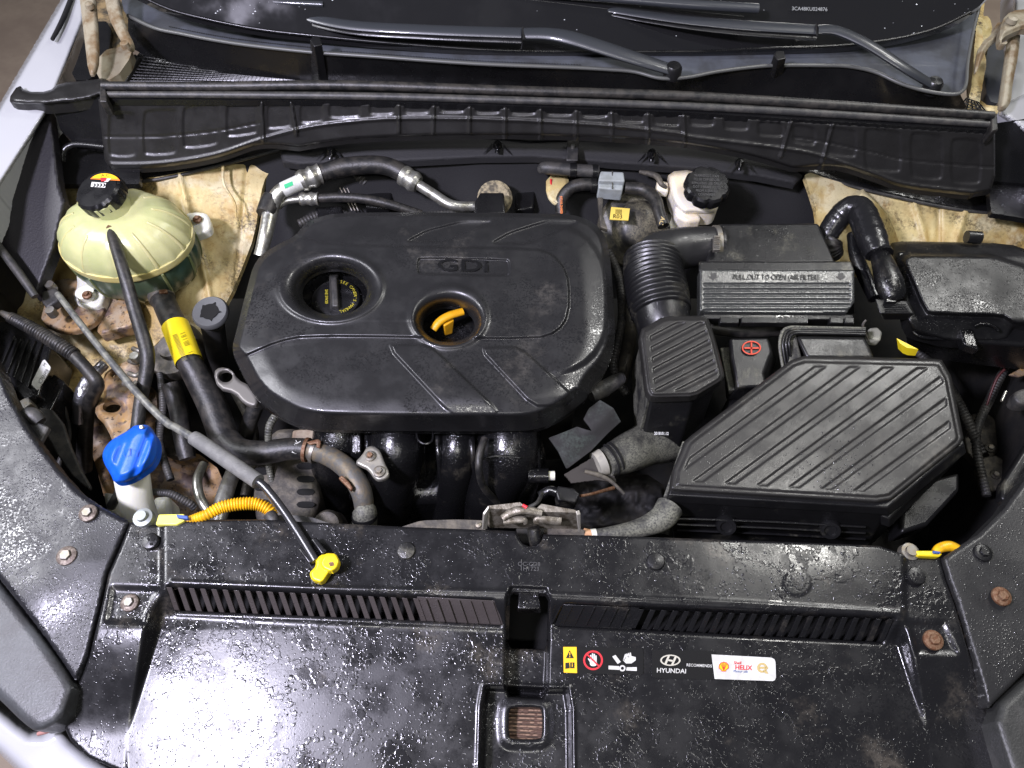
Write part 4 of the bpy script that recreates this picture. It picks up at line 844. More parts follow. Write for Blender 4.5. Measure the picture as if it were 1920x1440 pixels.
# ---------------------------------------------------------------- washer filler
wf = thing('washer_filler', 'milky white washer filler neck with ribbed bright blue cap', 'filler neck', 245, 880, -.03)
tube('neck', [(244, 870, -.05, 32), (250, 910, -.07, 31), (258, 950, -.1, 30), (268, 1000, -.14, 36)], MILK, wf, ns=24)
bo = chaikin([(252, 797), (280, 796), (285, 808), (297, 822), (298, 848), (288, 872), (264, 890), (238, 904), (214, 906), (208, 890), (194, 868), (191, 848), (206, 826), (232, 812), (246, 803)], 2)
def bcz(x, y, d):
    u = ((x-245)*.87+(y-850)*.33); z = .0+.010*sst(0, 18, d)+.0
    z = z-.004*sst(-23, -17, u)*sst(-2, -9, u)*0+.005*np.exp(-((u-2)/13)**4)
    z = z+.004*np.exp(-((np.abs(u)-28)/6)**2)
    return z-.008*(1-np.sqrt(1-np.clip(1-d/6, 0, 1)**2))-.00006*(y-850)
cpb = relief('cap', bo, bcz, BLU, wf, step=1.8, skirt=.012)
BP = planeof((245, 850, .0155), (260, 850, .0155), (245, 870, .0145))
BD = simple('blue_moulded_symbol', (.0, .05, .4), .4)
wsym = [(230, 846), (243, 840), (258, 846), (255, 856), (243, 853), (233, 856)]
V_ = [[wsym[i], wsym[(i+1) % 6], (wsym[(i+1) % 6][0]*.95+12.2, wsym[(i+1) % 6][1]*.95+42.4), (wsym[i][0]*.95+12.2, wsym[i][1]*.95+42.4)] for i in range(6)]
flatshape('washer_symbol', V_+[[(243, 841), (244.2, 841), (244.2, 853), (243, 853)]], BP, BD, cpb, off=.0012)
slab('hinge_pin', [(260, 797), (268, 796), (268, 803), (261, 804)], .016, .006, ALU, cpb, bevel=.001)
# ---------------------------------------------------------------- lower left hardware
pl1 = thing('bracket_plate', 'rust stained flange plate under the coolant tank with white washer', 'plate', 140, 570, -.12)
relief('plate', chaikin([(92, 528), (140, 520), (190, 545), (200, 570), (186, 600), (150, 622), (110, 622), (75, 605), (84, 570)], 1), lambda x, y, d: -.12+.006*vnoise(x, y, 30, 3)-.004*sst(5, 0, d), RUSTP, pl1, step=3, skirt=.01)
pl2 = thing('strut_mount', 'curved rusty strut mount plate right of the flange plate', 'plate', 230, 600, -.14)
relief('plate', chaikin([(196, 545), (250, 552), (262, 580), (256, 612), (220, 622), (180, 632), (190, 590)], 1), lambda x, y, d: -.135+.006*vnoise(x, y, 30, 4)-.006*sst(6, 0, d), RUSTP, pl2, step=3, skirt=.02)
eb = thing('engine_mount_bracket', 'tan rusted mount bracket with oval hole beside the prop rod', 'bracket', 230, 740, -.14)
relief('bracket', chaikin([(200, 694), (248, 672), (262, 690), (268, 720), (262, 770), (262, 860), (220, 850), (200, 800), (178, 778), (180, 760), (196, 748), (192, 715)], 1), lambda x, y, d: -.16+.01*vnoise(x, y, 30, 14)-.006*sst(6, 0, d), RUSTP, eb, holes=[ell(209, 763, 17, 11, 20), ell(211, 702, 5, 5, 12)], step=2.5, skirt=.012)
for c in ((255, 672), (254, 696), (244, 715), (262, 650)):
    tube('stud_clamp', [(c[0]-12, c[1]+4, -.13, 5), (c[0], c[1]+8, -.125, 5), (c[0]+12, c[1]+2, -.13, 5)], STEEL, eb, ns=10)
lathe('bolt', [(0, .01), (8*ts, .01), (9*ts, .004), (9*ts, -.008), (0, -.008)], W(255, 672, -.12), ALU, eb, ns=16)
ecu = thing('engine_control_unit', 'finned black control unit with white code label at the left edge', 'control unit', 60, 680, -.1)
slab('case', [(2, 600), (62, 616), (96, 650), (72, 742), (44, 752), (2, 690), (-40, 640)], -.11, .08, BLACK, ecu, bevel=.004)
for k in range(5):
    x = 22+k*13; slab('fin', [(x, 628+k*3), (x+5, 630+k*3), (x-22, 690+k*9), (x-27, 687+k*9)], -.104, .01, BLACK, ecu, bevel=.001)
EP = planeof((70, 690, -.103), (90, 690, -.103), (70, 720, -.103))
slab('label', chaikin([(58, 720), (70, 732), (96, 690), (84, 674), (80, 676)], 1, .1), -.102, .002, WHT, ecu, bevel=0)
text('label_print', 'JC74AH08', 82, 706, 8, EP, PBLK, ecu, -58, off=.0016, sx=.62)
text('label_print', 'M', 84, 684, 6, EP, PBLK, ecu, -58, off=.0016)
slab('side_cover', [(100, 700), (122, 716), (84, 790), (48, 772), (44, 754), (74, 744)], -.13, .06, BLACK, ecu, bevel=.003)
slab('connector', [(34, 752), (52, 742), (60, 756), (44, 768)], -.11, .03, STEEL, ecu, bevel=.002)
hn = thing('wiring_harness', 'corrugated black wiring conduit curving down beside the control unit', 'wiring', 110, 640, -.1)
tube('conduit', [(18, 594, -.07, 10), (60, 616, -.07, 12), (110, 646, -.075, 13), (140, 666, -.08, 13)], RUB, hn, corr=(6, .22), ns=14)
tube('tape', [(135, 663, -.08, 12), (165, 695, -.085, 12), (182, 722, -.1, 13), (168, 752, -.16, 13), (160, 800, -.22, 14), (158, 880, -.3, 14)], RUB, hn, ns=14)
tube('end_fitting', [(2, 586, -.066, 5), (14, 592, -.066, 7), (24, 597, -.068, 9)], STEEL, hn, ns=10)
wl = thing('foil_wrapped_hose', 'hose wrapped in crinkled silver foil in the dark left corner', 'hose', 160, 720, -.15)
tube('foil', [(196, 682, -.15, 10), (178, 700, -.15, 11), (160, 722, -.15, 12), (150, 750, -.16, 12), (148, 790, -.2, 11)], simple('crinkled_foil', (.35, .35, .38), .3, metal=.9, bump=(90, 1.)), wl, ns=14, wob=.08)
tb = thing('trim_bracket', 'grey plastic bracket end poking out by the left trim', 'bracket', 70, 800, -.06)
tube('knuckle', [(45, 778, -.03, 13), (62, 780, -.03, 16), (76, 792, -.035, 12)], RUBG, tb, ns=14)
slab('leg', [(58, 785), (92, 800), (70, 840), (46, 800)], -.03, .01, RUBG, tb, bevel=.003)
gm = thing('rubber_mount', 'round grey rubber mount with dark star shaped hole', 'mount', 393, 584, -.1)
s = S(393, 584, -.1)
lathe('mount_ring', [(.0, -.03), (13*s, -.01), (15*s, 0), (31*s, .001), (34*s, -.003), (34*s, -.009), (0, -.010)], W(393, 584, -.1), simple('mount_rubber', (.085, .088, .09), .5, bump=(150, .2)), gm, ns=36, axis=(0, -.12, 1))
lathe('star_hole', [(0, .0015), (10*s, .001), (16*s, .001), (16*s, -.01), (0, -.01)], W(393, 584, -.099), BLK0, gm, ns=36, axis=(0, -.12, 1), mod=lambda a, i: 1+.4*max(0, math.cos(a*5))**8)
tube('post', [(398, 606, -.135, 22), (405, 650, -.2, 20), (410, 700, -.3, 18)], DARK, gm, ns=18)
lf = thing('lifting_eye', 'grey metal lifting eye beside the left edge of the engine cover', 'lifting eye', 425, 705, -.07)
relief('eye_plate', chaikin([(400, 698), (412, 688), (434, 692), (446, 712), (470, 724), (486, 752), (478, 764), (456, 756), (440, 736), (408, 728)], 1), edge(-.09, 5, .004), simple('eye_metal', (.2, .19, .175), .45, metal=.5), lf, holes=[ell(423, 706, 13, 11, 20)], step=2, skirt=.006)
# pulley and pipes in the gap
pu = thing('accessory_pulley', 'grimy dark engine pulley deep beside the labelled hose', 'pulley', 330, 660, -.2)
s = S(320, 660, -.2)
lathe('disc', [(0, .02), (20*s, .02), (24*s, .008), (50*s, .01), (56*s, .0), (56*s, -.02), (0, -.02)], W(325, 655, -.2), DMET, pu, axis=(-.1, -.3, 1), ns=32)
for i, (nm, lb, P_, mt, cr) in enumerate([
    ('ac_pipe', 'bent aluminium pipe rising behind the yellow conduit', [(382, 870, -.18, 8), (370, 900, -.17, 9), (376, 935, -.17, 9), (400, 975, -.18, 8)], ALU, None),
    ('ac_pipe', 'short thick aluminium pipe stub left of the prop rod', [(440, 880, -.2, 14), (428, 910, -.18, 15), (415, 950, -.17, 16), (408, 985, -.17, 14)], ALU, None),
    ('vent_hose', 'black hose dropping between bracket and thick hose', [(320, 720, -.16, 17), (335, 770, -.18, 17), (345, 830, -.2, 17), (352, 860, -.21, 15)], RUB, None),
    ('vent_hose', 'dark hose under the front left edge of the engine cover', [(480, 760, -.15, 15), (465, 800, -.18, 15), (455, 840, -.22, 16)], RUB, None),
    ('wiring', 'corrugated thin wiring behind the washer neck', [(286, 922, -.1, 6), (320, 926, -.09, 7), (352, 942, -.1, 7), (365, 952, -.11, 7)], RUBG, (5, .2)),
    ('wiring', 'dusty corrugated wire hanging over the alternator', [(516, 780, -.1, 7), (505, 800, -.1, 7), (503, 830, -.12, 6), (505, 880, -.16, 6), (522, 950, -.2, 6)], DUSTY, (5, .15)),
    ('wiring', 'thin grey wire beside the alternator pulley', [(600, 905, -.2, 5), (592, 945, -.2, 6), (576, 975, -.2, 6)], DUSTY, None),
    ('drain_tube', 'slanting grey tube left of the washer neck', [(236, 895, -.07, 8), (222, 925, -.1, 8), (208, 950, -.12, 9)], RODM, None)]):
    t = tube(nm, P_, mt, ns=14, corr=cr); tag(t, lb, {'ac_pipe': 'pipe', 'vent_hose': 'hose', 'wiring': 'wiring', 'drain_tube': 'tube'}[nm])
wt = thing('washer_tank_corner', 'milky plastic tank corner low behind the washer neck', 'tank', 300, 960, -.15)
slab('corner', [(286, 930), (318, 928), (322, 1000), (284, 1000)], -.14, .05, MILK, wt, bevel=.008)
slab('corner', [(190, 920), (216, 924), (238, 1000), (200, 970)], -.14, .05, MILK, wt, bevel=.008)
yc = thing('yellow_conduit', 'yellow corrugated airbag conduit curving behind the shield at left', 'conduit', 440, 955, 0)
tube('conduit', [(352, 976, -.005, 7), (385, 966, .0, 10), (420, 950, -.004, 11.5), (470, 944, -.01, 11.5), (500, 953, -.016, 11), (512, 968, -.022, 10.5)], YEL2, yc, corr=(5.2, .26), ns=16)
tube('tape_end', [(506, 966, -.014, 12), (512, 976, -.012, 12), (510, 990, -.02, 9)], RUBG, yc, ns=12)
ys = thing('yellow_connector', 'flat yellow connector with blue lock at the left end of the conduit', 'connector', 320, 972, 0)
slab('body', [(297, 964), (345, 963), (346, 976), (330, 984), (291, 984)], .005, .02, simple('pale_yellow', (.8, .75, .13), .4), ys, bevel=.002)
slab('blue_lock', [(330, 964), (352, 967), (352, 973), (332, 971)], .011, .008, PBLUE, ys, bevel=.001)
lathe('sensor_bolt', [(0, .012), (.007, .012), (.0075, .006), (.013, .005), (.014, -.006), (0, -.006)], W(270, 972, -.003), simple('greenish_zinc', (.26, .28, .27), .45, metal=.5), ys, ns=20)
ys2 = thing('yellow_connector', 'small yellow connector and wire loop at the right end of the shield', 'connector', 1745, 1036, 0)
slab('body', [(1718, 1032), (1748, 1032), (1768, 1038), (1762, 1044), (1722, 1042)], .004, .02, YEL, ys2, bevel=.002)
slab('blue_lock', [(1750, 1032), (1764, 1034), (1764, 1038), (1752, 1037)], .008, .006, PBLUE, ys2, bevel=.001)
tube('wire_loop', [(1754, 1036, -.01, 8), (1762, 1028, -.008, 9), (1780, 1024, -.008, 10), (1796, 1030, -.01, 9)], YEL2, ys2, ns=12)
lathe('sensor_bolt', [(0, .01), (.007, .01), (.0075, .006), (.012, .005), (.013, -.006), (0, -.006)], W(1704, 1036, -.008), STEEL, ys2, ns=20)
# alternator
al = thing('alternator', 'dirty cast alternator with slotted housing under the front of the cover', 'alternator', 560, 900, -.15)
s = S(560, 900, -.18)
slab('housing', chaikin([(500, 800), (575, 800), (596, 850), (600, 960), (560, 1000), (480, 1000), (470, 900)], 1), -.17, .12, DMET, al, bevel=.012)
for k in range(4): slab('slot', rrect(556, 868+k*24, 590, 880+k*24, 5), -.1685, .002, BLK0, al, bevel=0)
for k in range(3): slab('slot', rrect(476, 876+k*30, 506, 890+k*30, 5), -.1685, .002, BLK0, al, bevel=0)
slab('engine_bracket', [(548, 806), (590, 800), (600, 820), (580, 845), (545, 832)], -.14, .03, simple('tan_cast', (.28, .23, .17), .6, var=(.18, .13, .09)), al, bevel=.004)
lathe('pulley', [(0, .03), (22*s, .03), (26*s, .02), (26*s, -.02), (0, -.02)], W(620, 985, -.16), DMET, al, axis=(0, -.3, 1), ns=28)
# intake manifold
im = thing('intake_manifold', 'glossy black intake manifold runners under the cover front edge', 'intake manifold', 800, 870, -.1)
for (x0, x1, r) in ((738, 732, 52), (852, 850, 36), (948, 925, 60)):
    tube('runner', [(x0, 770, -.09, r), (x0+6, 815, -.085, r), (x0+4, 860, -.1, r*.98), (x1, 915, -.16, r*.92), (x1-8, 980, -.26, r*.85)], SHINY, im, ns=28)
slab('plenum_chamber', [(590, 790), (1010, 792), (1030, 850), (1000, 930), (720, 940), (610, 850)], -.16, .12, SHINY, im, bevel=.02)
tube('runner', [(640, 780, -.12, 48), (636, 830, -.14, 50), (630, 880, -.19, 46), (620, 960, -.3, 44)], SHINY, im, ns=26)
for x in (668, 788, 893): prism('web', [(x-10, 800, -.085), (x+10, 800, -.085), (x+10, 850, -.1), (x-10, 850, -.1)], [(x-14, 810, -.15), (x+14, 810, -.15), (x+14, 940, -.2), (x-14, 940, -.2)], SHINY, im, bevel=.003)
for x in (688, 820, 884, 1005): tube('rib', [(x, 795, -.07, 5), (x+2, 850, -.075, 5), (x+8, 905, -.12, 4)], SHINY, im, ns=8, flat=.6)
tube('oval_loop', [(780, 806, -.045, 2), (784, 824, -.045, 2), (796, 832, -.045, 2), (810, 826, -.045, 2), (812, 806, -.045, 2)], BLACK, im, ns=6)
tube('runner_seam', [(900, 862, -.052, 2), (930, 855, -.046, 2), (975, 858, -.05, 2)], BLACK, im, ns=6)
vh = tag(tube('vacuum_hose', [(909, 822, -.03, 7), (900, 850, -.03, 7.5), (898, 880, -.04, 7), (908, 915, -.08, 7), (940, 948, -.14, 7)], RUB, ns=14), 'thin black vacuum hose in front of the last manifold runner', 'hose')
vl = thing('valve_port', 'black cylindrical port with pale tip right of the manifold', 'valve', 1010, 890, -.08)
tube('body', [(990, 892, -.09, 14), (1028, 892, -.09, 14)], SHINY, vl, ns=18)
tube('tip', [(1026, 892, -.09, 9), (1040, 892, -.09, 9)], MILK, vl, ns=14)
sc = thing('sensor_connector', 'black square sensor connector near the hood latch', 'connector', 1055, 925, -.08)
slab('plug', [(1046, 910), (1076, 915), (1088, 926), (1080, 942), (1046, 938), (1042, 924)], -.07, .03, BOXP, sc, bevel=.003)
tube('sensor', [(1012, 930, -.09, 9), (1030, 920, -.085, 9), (1046, 924, -.08, 10)], SHINY, sc, ns=14)
tube('sensor_wire', [(1088, 930, -.08, 3), (1110, 926, -.09, 3), (1150, 915, -.12, 4)], RUST, sc, ns=8)
# rubber flap
rf = thing('folded_rubber_flap', 'folded sheet of dark rubber right of the engine cover corner', 'rubber sheet', 1100, 820, -.05)
def flz(x, y, d): return -.06-.00035*(y-800)+.005*np.exp(-((x-1100+(y-815)*.9)/26)**2)+.006*vnoise(x, y, 40, 2)
relief('flap', [(1125, 750), (1150, 765), (1164, 790), (1140, 812), (1108, 845), (1066, 877), (1062, 878), (1046, 845), (1029, 821), (1058, 810), (1082, 800), (1100, 806), (1110, 808), (1105, 800), (1094, 786), (1104, 766)], flz, plastic('flap_rubber', (.012, .0115, .011), .75, (200, .3), speck=0, dust=(.05, .065, .055), damt=.3, dscale=18), rf, step=2.5, skirt=.003)
tube('roll', [(1108, 742, -.07, 14), (1130, 730, -.07, 16), (1160, 712, -.07, 13), (1170, 708, -.07, 9)], RUBG, rf, ns=14, wob=.06)
relief('lower_sheet', [(1075, 880), (1105, 862), (1130, 850), (1158, 905), (1120, 900), (1072, 906), (1058, 890)], lambda x, y, d: -.09-.0004*(y-850), simple('sheet', (.03, .025, .02), .6), rf, step=3, skirt=.003)
tube('metal_pipe_end', [(1096, 884, -.082, 4), (1120, 890, -.085, 5), (1145, 902, -.09, 4), (1170, 926, -.1, 3)], DMET, rf, ns=8)
gb = thing('gearbox_casting', 'dark gearbox casting deep below the lower intake hose', 'gearbox', 1150, 940, -.3)
relief('casting', chaikin([(1040, 900), (1200, 880), (1260, 920), (1240, 1010), (1040, 1010)], 1), lambda x, y, d: -.24+.03*vnoise(x, y, 26, 3)+.012*vnoise(x, y, 9, 5)-.03*sst(10, 0, d), DARK, gb, step=3, skirt=.05)
# ---------------------------------------------------------------- hood latch
hlx = thing('hood_latch', 'weathered steel hood latch in the middle of the front edge', 'latch', 992, 965, .01)
LM = simple('weathered_latch_steel', (.24, .22, .18), .42, metal=.5, bump=(160, .4), var=(.1, .085, .06), vs=70)
prism('latch_plate', [(914, 948, .03), (975, 941, .03), (990, 951, .03), (1000, 958, .03), (1015, 944, .03), (1080, 956, .03), (1083, 962, .028), (918, 954, .028)], [(914, 985, -.02), (975, 985, -.02), (990, 986, -.02), (1000, 987, -.02), (1015, 988, -.02), (1080, 990, -.02), (1083, 992, -.02), (918, 990, -.02)], LM, hlx, bevel=.001)
prism('side_ear', [(905, 962, .028), (915, 948, .032), (918, 951, .032), (908, 966, .028)], [(903, 990, -.005), (912, 990, -.005), (914, 992, -.005), (905, 993, -.005)], simple('ear_steel', (.4, .38, .33), .4, metal=.5), hlx, bevel=.0008)
prism('side_ear', [(1079, 958, .03), (1086, 956, .03), (1089, 964, .028), (1082, 966, .028)], [(1084, 996, -.005), (1088, 996, -.005), (1089, 998, -.005), (1085, 999, -.005)], simple('ear_steel', (.4, .38, .33), .4, metal=.5), hlx, bevel=.0008)
tube('claw', [(942, 972, .026, 7), (960, 960, .03, 8), (984, 956, .033, 8), (1016, 962, .03, 7)], LM, hlx, ns=12, flat=.6)
tube('claw', [(944, 976, .022, 8), (980, 974, .024, 7), (986, 982, .02, 5)], LM, hlx, ns=12, flat=.5)
tube('claw', [(1006, 982, .02, 5), (1010, 974, .024, 7), (1052, 978, .022, 8)], LM, hlx, ns=12, flat=.5)
tube('red_pivot', [(980, 947, .036, 3), (988, 952, .036, 4)], PRED, hlx, ns=8)
tube('release_cable', [(990, 952, .03, 4), (1008, 942, .024, 4), (1016, 925, -.02, 4)], RUBG, hlx, ns=8)
slab('striker_well', [(968, 985), (1024, 985), (1022, 1035), (970, 1035)], -.03, .02, DARK, hlx)
tube('striker_post', [(1000, 990, -.002, 12), (1004, 1012, -.012, 13), (1006, 1028, -.03, 14)], BOXP, hlx, ns=14)
# crossmember pieces visible behind the shield
cm = thing('radiator_crossmember', 'narrow dusty metal crossmember just behind the shield edge', 'crossmember', 800, 985, -.02)
relief('beam', chaikin([(740, 992), (790, 976), (860, 974), (910, 976), (910, 1010), (740, 1010)], 1, .1), Z0(-.02), DMET, cm, step=4)
relief('beam', chaikin([(1020, 990), (1090, 992), (1110, 1000), (1110, 1025), (1020, 1020)], 1, .1), Z0(-.02), DMET, cm, step=4)
lathe('rivet', [(0, .004), (.004, .003), (.005, 0), (0, 0)], W(897, 985, -.02), STEEL, cm, ns=12)
fl = thing('fan_shroud_edge', 'rounded dark fan shroud edge behind the yellow conduit', 'fan shroud', 560, 975, -.03)
relief('shroud', chaikin([(450, 1000), (480, 976), (520, 964), (580, 968), (620, 982), (700, 1000), (700, 1020), (450, 1020)], 1), Z0(-.03), RUBG, fl, step=4)
ih = thing('air_inlet_duct', 'dusty grey rubber inlet duct leading from the latch to the airbox', 'duct', 1170, 990, -.03)
tube('duct', [(1112, 1006, -.028, 13), (1150, 1000, -.026, 14), (1200, 990, -.03, 18), (1240, 972, -.03, 24), (1256, 950, -.03, 26)], DUSTY, ih, ns=20)
tube('white_band', [(1108, 1006, -.028, 14), (1118, 1005, -.028, 14)], MILK, ih, ns=18)
tube('orange_end', [(1094, 1002, -.026, 12), (1108, 1005, -.028, 12)], simple('orange_boot', (.6, .34, .18), .5), ih, ns=18)
# ---------------------------------------------------------------- ac lines
a1 = thing('air_conditioning_line', 'thick aluminium and rubber line arching behind the engine cover', 'pipe', 680, 330, -.02)
tube('aluminium_tube', [(488, 480, -.1, 12), (498, 440, -.08, 13), (506, 400, -.07, 14), (514, 376, -.06, 14), (530, 356, -.05, 13.5), (566, 340, -.045, 13.5)], ALU, a1, ns=18)
tube('paper_label', [(531, 356, -.05, 14.4), (548, 348, -.046, 14.4), (564, 341, -.045, 14.4)], WHT, a1, ns=20)
pc = W(544, 346, -.046); pl = (pc+(CAM-pc).normalized()*14.8*S(544, 346, -.046), (CAM-pc).normalized())
wrapshape('green_mark', [[(532+k*4, 346-k*1.6), (536+k*4, 344.4-k*1.6), (538+k*4, 352-k*1.6), (534+k*4, 353.6-k*1.6)] for k in range(4)], (531, 356, -.05), (564, 341, -.045), 16.2, PGRN, a1)
tube('rubber_cuff', [(498, 402, -.068, 18), (506, 382, -.064, 19), (512, 370, -.06, 18)], RUB, a1, ns=18)
tube('crimp', [(562, 342, -.045, 18), (570, 338, -.044, 21), (578, 335, -.043, 18), (586, 332, -.043, 21), (594, 328, -.042, 18), (600, 326, -.042, 20)], ALU, a1, ns=20, n=4)
tube('rubber_hose', [(598, 327, -.042, 16), (640, 314, -.038, 17), (700, 309, -.036, 17), (735, 315, -.04, 17), (764, 332, -.048, 17)], RUB, a1, ns=18)
tube('crimp', [(752, 327, -.046, 18), (760, 331, -.048, 20), (768, 336, -.05, 18), (776, 341, -.052, 20), (784, 346, -.054, 16)], ALU, a1, ns=20, n=4)
tube('aluminium_tube', [(780, 344, -.054, 10), (812, 364, -.06, 10), (840, 382, -.065, 10), (862, 387, -.07, 9.5), (890, 387, -.075, 9.5)], ALU, a1, ns=16)
a2 = thing('air_conditioning_line', 'thin second line with crimped sleeve below the thick one', 'pipe', 640, 375, -.05)
tube('aluminium_tube', [(522, 388, -.072, 6), (538, 377, -.07, 6.5), (564, 373, -.07, 7)], ALU, a2, ns=12)
tube('crimp', [(562, 373, -.07, 11), (568, 373, -.07, 13), (576, 373, -.07, 11), (584, 373, -.07, 13), (592, 373, -.07, 11), (597, 373, -.07, 13)], ALU, a2, ns=16, n=4)
tube('rubber_hose', [(596, 372, -.07, 8.5), (640, 370, -.07, 9), (690, 374, -.072, 9), (740, 386, -.08, 8.5), (790, 402, -.095, 8)], RUB, a2, ns=14)
ev = thing('expansion_valve', 'black block where the thick line enters the firewall through a dirty ring', 'valve', 920, 365, -.07)
lathe('grommet', [(30*ts, -.006), (36*ts, .0), (36*ts, .006), (30*ts, .012), (0, .012)], W(928, 372, -.085), simple('dirty_foam', (.32, .27, .17), .8, bump=(160, .6), var=(.08, .07, .05), vs=90), ev, axis=(0, -.7, .7), ns=28)
slab('block', [(900, 360), (945, 360), (948, 400), (890, 402), (890, 378)], -.05, .04, BLACK, ev, bevel=.004)
cbl = thing('cable_bundle', 'thin shiny cables crossing behind the thin line', 'cable', 650, 360, -.09)
for k in range(3): tube('cable', [(626+k*7, 330, -.09, 1.4), (660+k*6, 395, -.12, 1.4)], STEEL, cbl, ns=6)
for (nm, lb, P_) in (('corrugated_boot', 'black corrugated boot behind the arching line', [(660, 322, -.09, 10), (672, 330, -.09, 13), (686, 342, -.1, 12)]), ('relay_block', 'dim rectangular block under the arching line', [(690, 378, -.13, 16), (712, 345, -.12, 18)])):
    tag(tube(nm, P_, RUBG, ns=14, corr=(6, .12) if 'boot' in nm else None), lb, 'boot' if 'boot' in nm else 'relay')
# heater hoses
hh = thing('heater_hoses', 'pair of black heater hoses joined by grey connector at the firewall', 'hose', 1100, 340, -.04)
tube('hose', [(1020, 322, -.048, 8), (1018, 316, -.044, 11), (1030, 315, -.04, 12), (1066, 318, -.04, 12), (1122, 322, -.042, 12)], RUBG, hh, ns=18)
tube('hose', [(1052, 400, -.09, 10), (1052, 376, -.075, 11), (1068, 354, -.062, 11.5), (1092, 346, -.056, 12), (1118, 347, -.056, 11)], RUB, hh, ns=18)
tube('hose', [(1172, 352, -.052, 11), (1206, 356, -.05, 12), (1228, 374, -.045, 12), (1236, 400, -.045, 11), (1244, 424, -.05, 11)], RUB, hh, ns=18)
for p in ((1068, 1080, 319, -.04), (1110, 1120, 322, -.042), (1108, 1118, 347, -.056)): tube('clamp', [(p[0], p[2], p[3], 13.5), (p[1], p[2], p[3], 13.5)], BLACK, hh, ns=18)
CN = simple('grey_connector', (.33, .36, .36), .4, var=(.26, .28, .27))
slab('connector', [(1126, 320), (1170, 322), (1172, 340), (1122, 338)], -.035, .03, CN, hh, bevel=.003)
slab('connector', [(1122, 340), (1170, 341), (1168, 356), (1122, 352)], -.045, .03, CN, hh, bevel=.003)
tube('connector_seam', [(1148, 321, -.033, 1), (1148, 354, -.043, 1)], DMET, hh, ns=6)
pc = W(1052, 388, -.08); pl = (pc+(CAM-pc).normalized()*11.8*S(1052, 388, -.08), (CAM-pc).normalized())
text('orange_letters', '97310-2H400', 1052, 384, 5, pl, PORA, hh, 88, off=.0003, sx=.85, bold=.02)
pc = W(1241, 416, -.048); pl = (pc+(CAM-pc).normalized()*12*S(1241, 416, -.048), (CAM-pc).normalized())
text('gold_letters', 'AC', 1241, 414, 8, pl, PGOLD, hh, 105, off=.0003, bold=.02)
ho = thing('firewall_opening', 'rust stained pressed firewall opening behind the heater hose', 'panel opening', 1045, 350, -.07)
relief('rim', chaikin([(1024, 330), (1060, 326), (1068, 340), (1062, 388), (1040, 384), (1024, 366)], 1), lambda x, y, d: -.075+.005*sst(0, 6, d), DIRT, ho, step=2.5, skirt=.004)
tube('slot', [(1033, 336, -.068, 2), (1034, 366, -.078, 2)], PRED, ho, ns=8)
# brake booster and reservoir
bb = thing('brake_booster', 'dusty black brake booster drum with yellow label', 'brake booster', 1180, 410, -.12)
c = W(1190, 430, -.16); s = S(1190, 430, -.16)
lathe('drum', [(0, .07), (30*s, .07), (44*s, .06), (52*s, .04), (70*s, .03), (74*s, .02), (74*s, .01), (66*s, 0), (66*s, -.06), (0, -.06)], c, plastic('booster_paint', (.018, .018, .018), .45, (120, .4), dust=(.2, .18, .12), damt=.5, dscale=22), bb, axis=(.1, -.65, .75), ns=48)
slab('label', [(1146, 388), (1181, 391), (1178, 413), (1143, 411)], -.065, .002, simple('label_yellow', (.7, .52, .1), .5), bb, bevel=0)
LP = planeof((1146, 388, -.065), (1181, 391, -.065), (1178, 413, -.065))
text('label_print', 'R03', 1158, 406, 8, LP, PBLK, bb, 3, off=.001); text('label_print', '|||||||', 1160, 396, 7, LP, PBLK, bb, 3, off=.001, sx=.7)
slab('flange', [(1120, 360), (1132, 356), (1130, 400), (1140, 430), (1126, 425)], -.07, .01, DMET, bb)
br = thing('brake_fluid_reservoir', 'cream brake fluid reservoir with black scalloped cap', 'reservoir', 1300, 370, -.02)
relief('tank', chaikin([(1252, 322), (1300, 318), (1345, 340), (1350, 372), (1345, 396), (1332, 402), (1300, 400), (1280, 402), (1262, 380), (1254, 350)], 1), lambda x, y, d: -.035-.0001*(y-340)-.02*(1-np.sqrt(1-np.clip(1-d/12, 0, 1)**2)), CREAM, br, step=3, skirt=.03)
slab('outlet', [(1264, 385), (1312, 400), (1316, 412), (1290, 415), (1266, 404)], -.06, .05, CREAM, br, bevel=.006)
slab('spout', [(1232, 336), (1254, 340), (1254, 358), (1232, 354)], -.05, .02, CREAM, br, bevel=.005)
prism('master_cylinder', [(1250, 400, -.1), (1290, 408, -.1), (1296, 425, -.1), (1250, 425, -.1)], [(1250, 430, -.16), (1290, 430, -.16), (1296, 440, -.16), (1250, 440, -.16)], ALU, br)
s = S(1325, 350); bc = lathe('cap', [(42*s, -.012), (43*s, -.006), (42*s, .006), (38*s, .010), (0, .0105)], W(1325, 350, .0), BLACK, br, axis=(0, -.14, 1), ns=72, mod=lambda a, i: 1-.09*max(0, math.cos(a*8))**2*(i < 4))
BP2 = (W(1325, 350, 0)+Vector((0, -.14, 1)).normalized()*.0106, Vector((0, -.14, 1)).normalized())
for k, t_ in enumerate(('WARNING CLEAN', 'FILLER CAP BEFORE', 'REMOVING USE ONLY', 'DOT 3 BRAKE FLUID', 'FROM A SEALED', 'CONTAINER')): text('moulded_text', t_, 1325, 330+k*7, 5, BP2, EMB, bc, 2, off=.0002, sx=.8, th=.0002)
tube('reservoir_wire', [(1200, 322, -.05, 4), (1230, 330, -.04, 6), (1240, 345, -.04, 5), (1250, 352, -.045, 3)], DMET, br, ns=8)
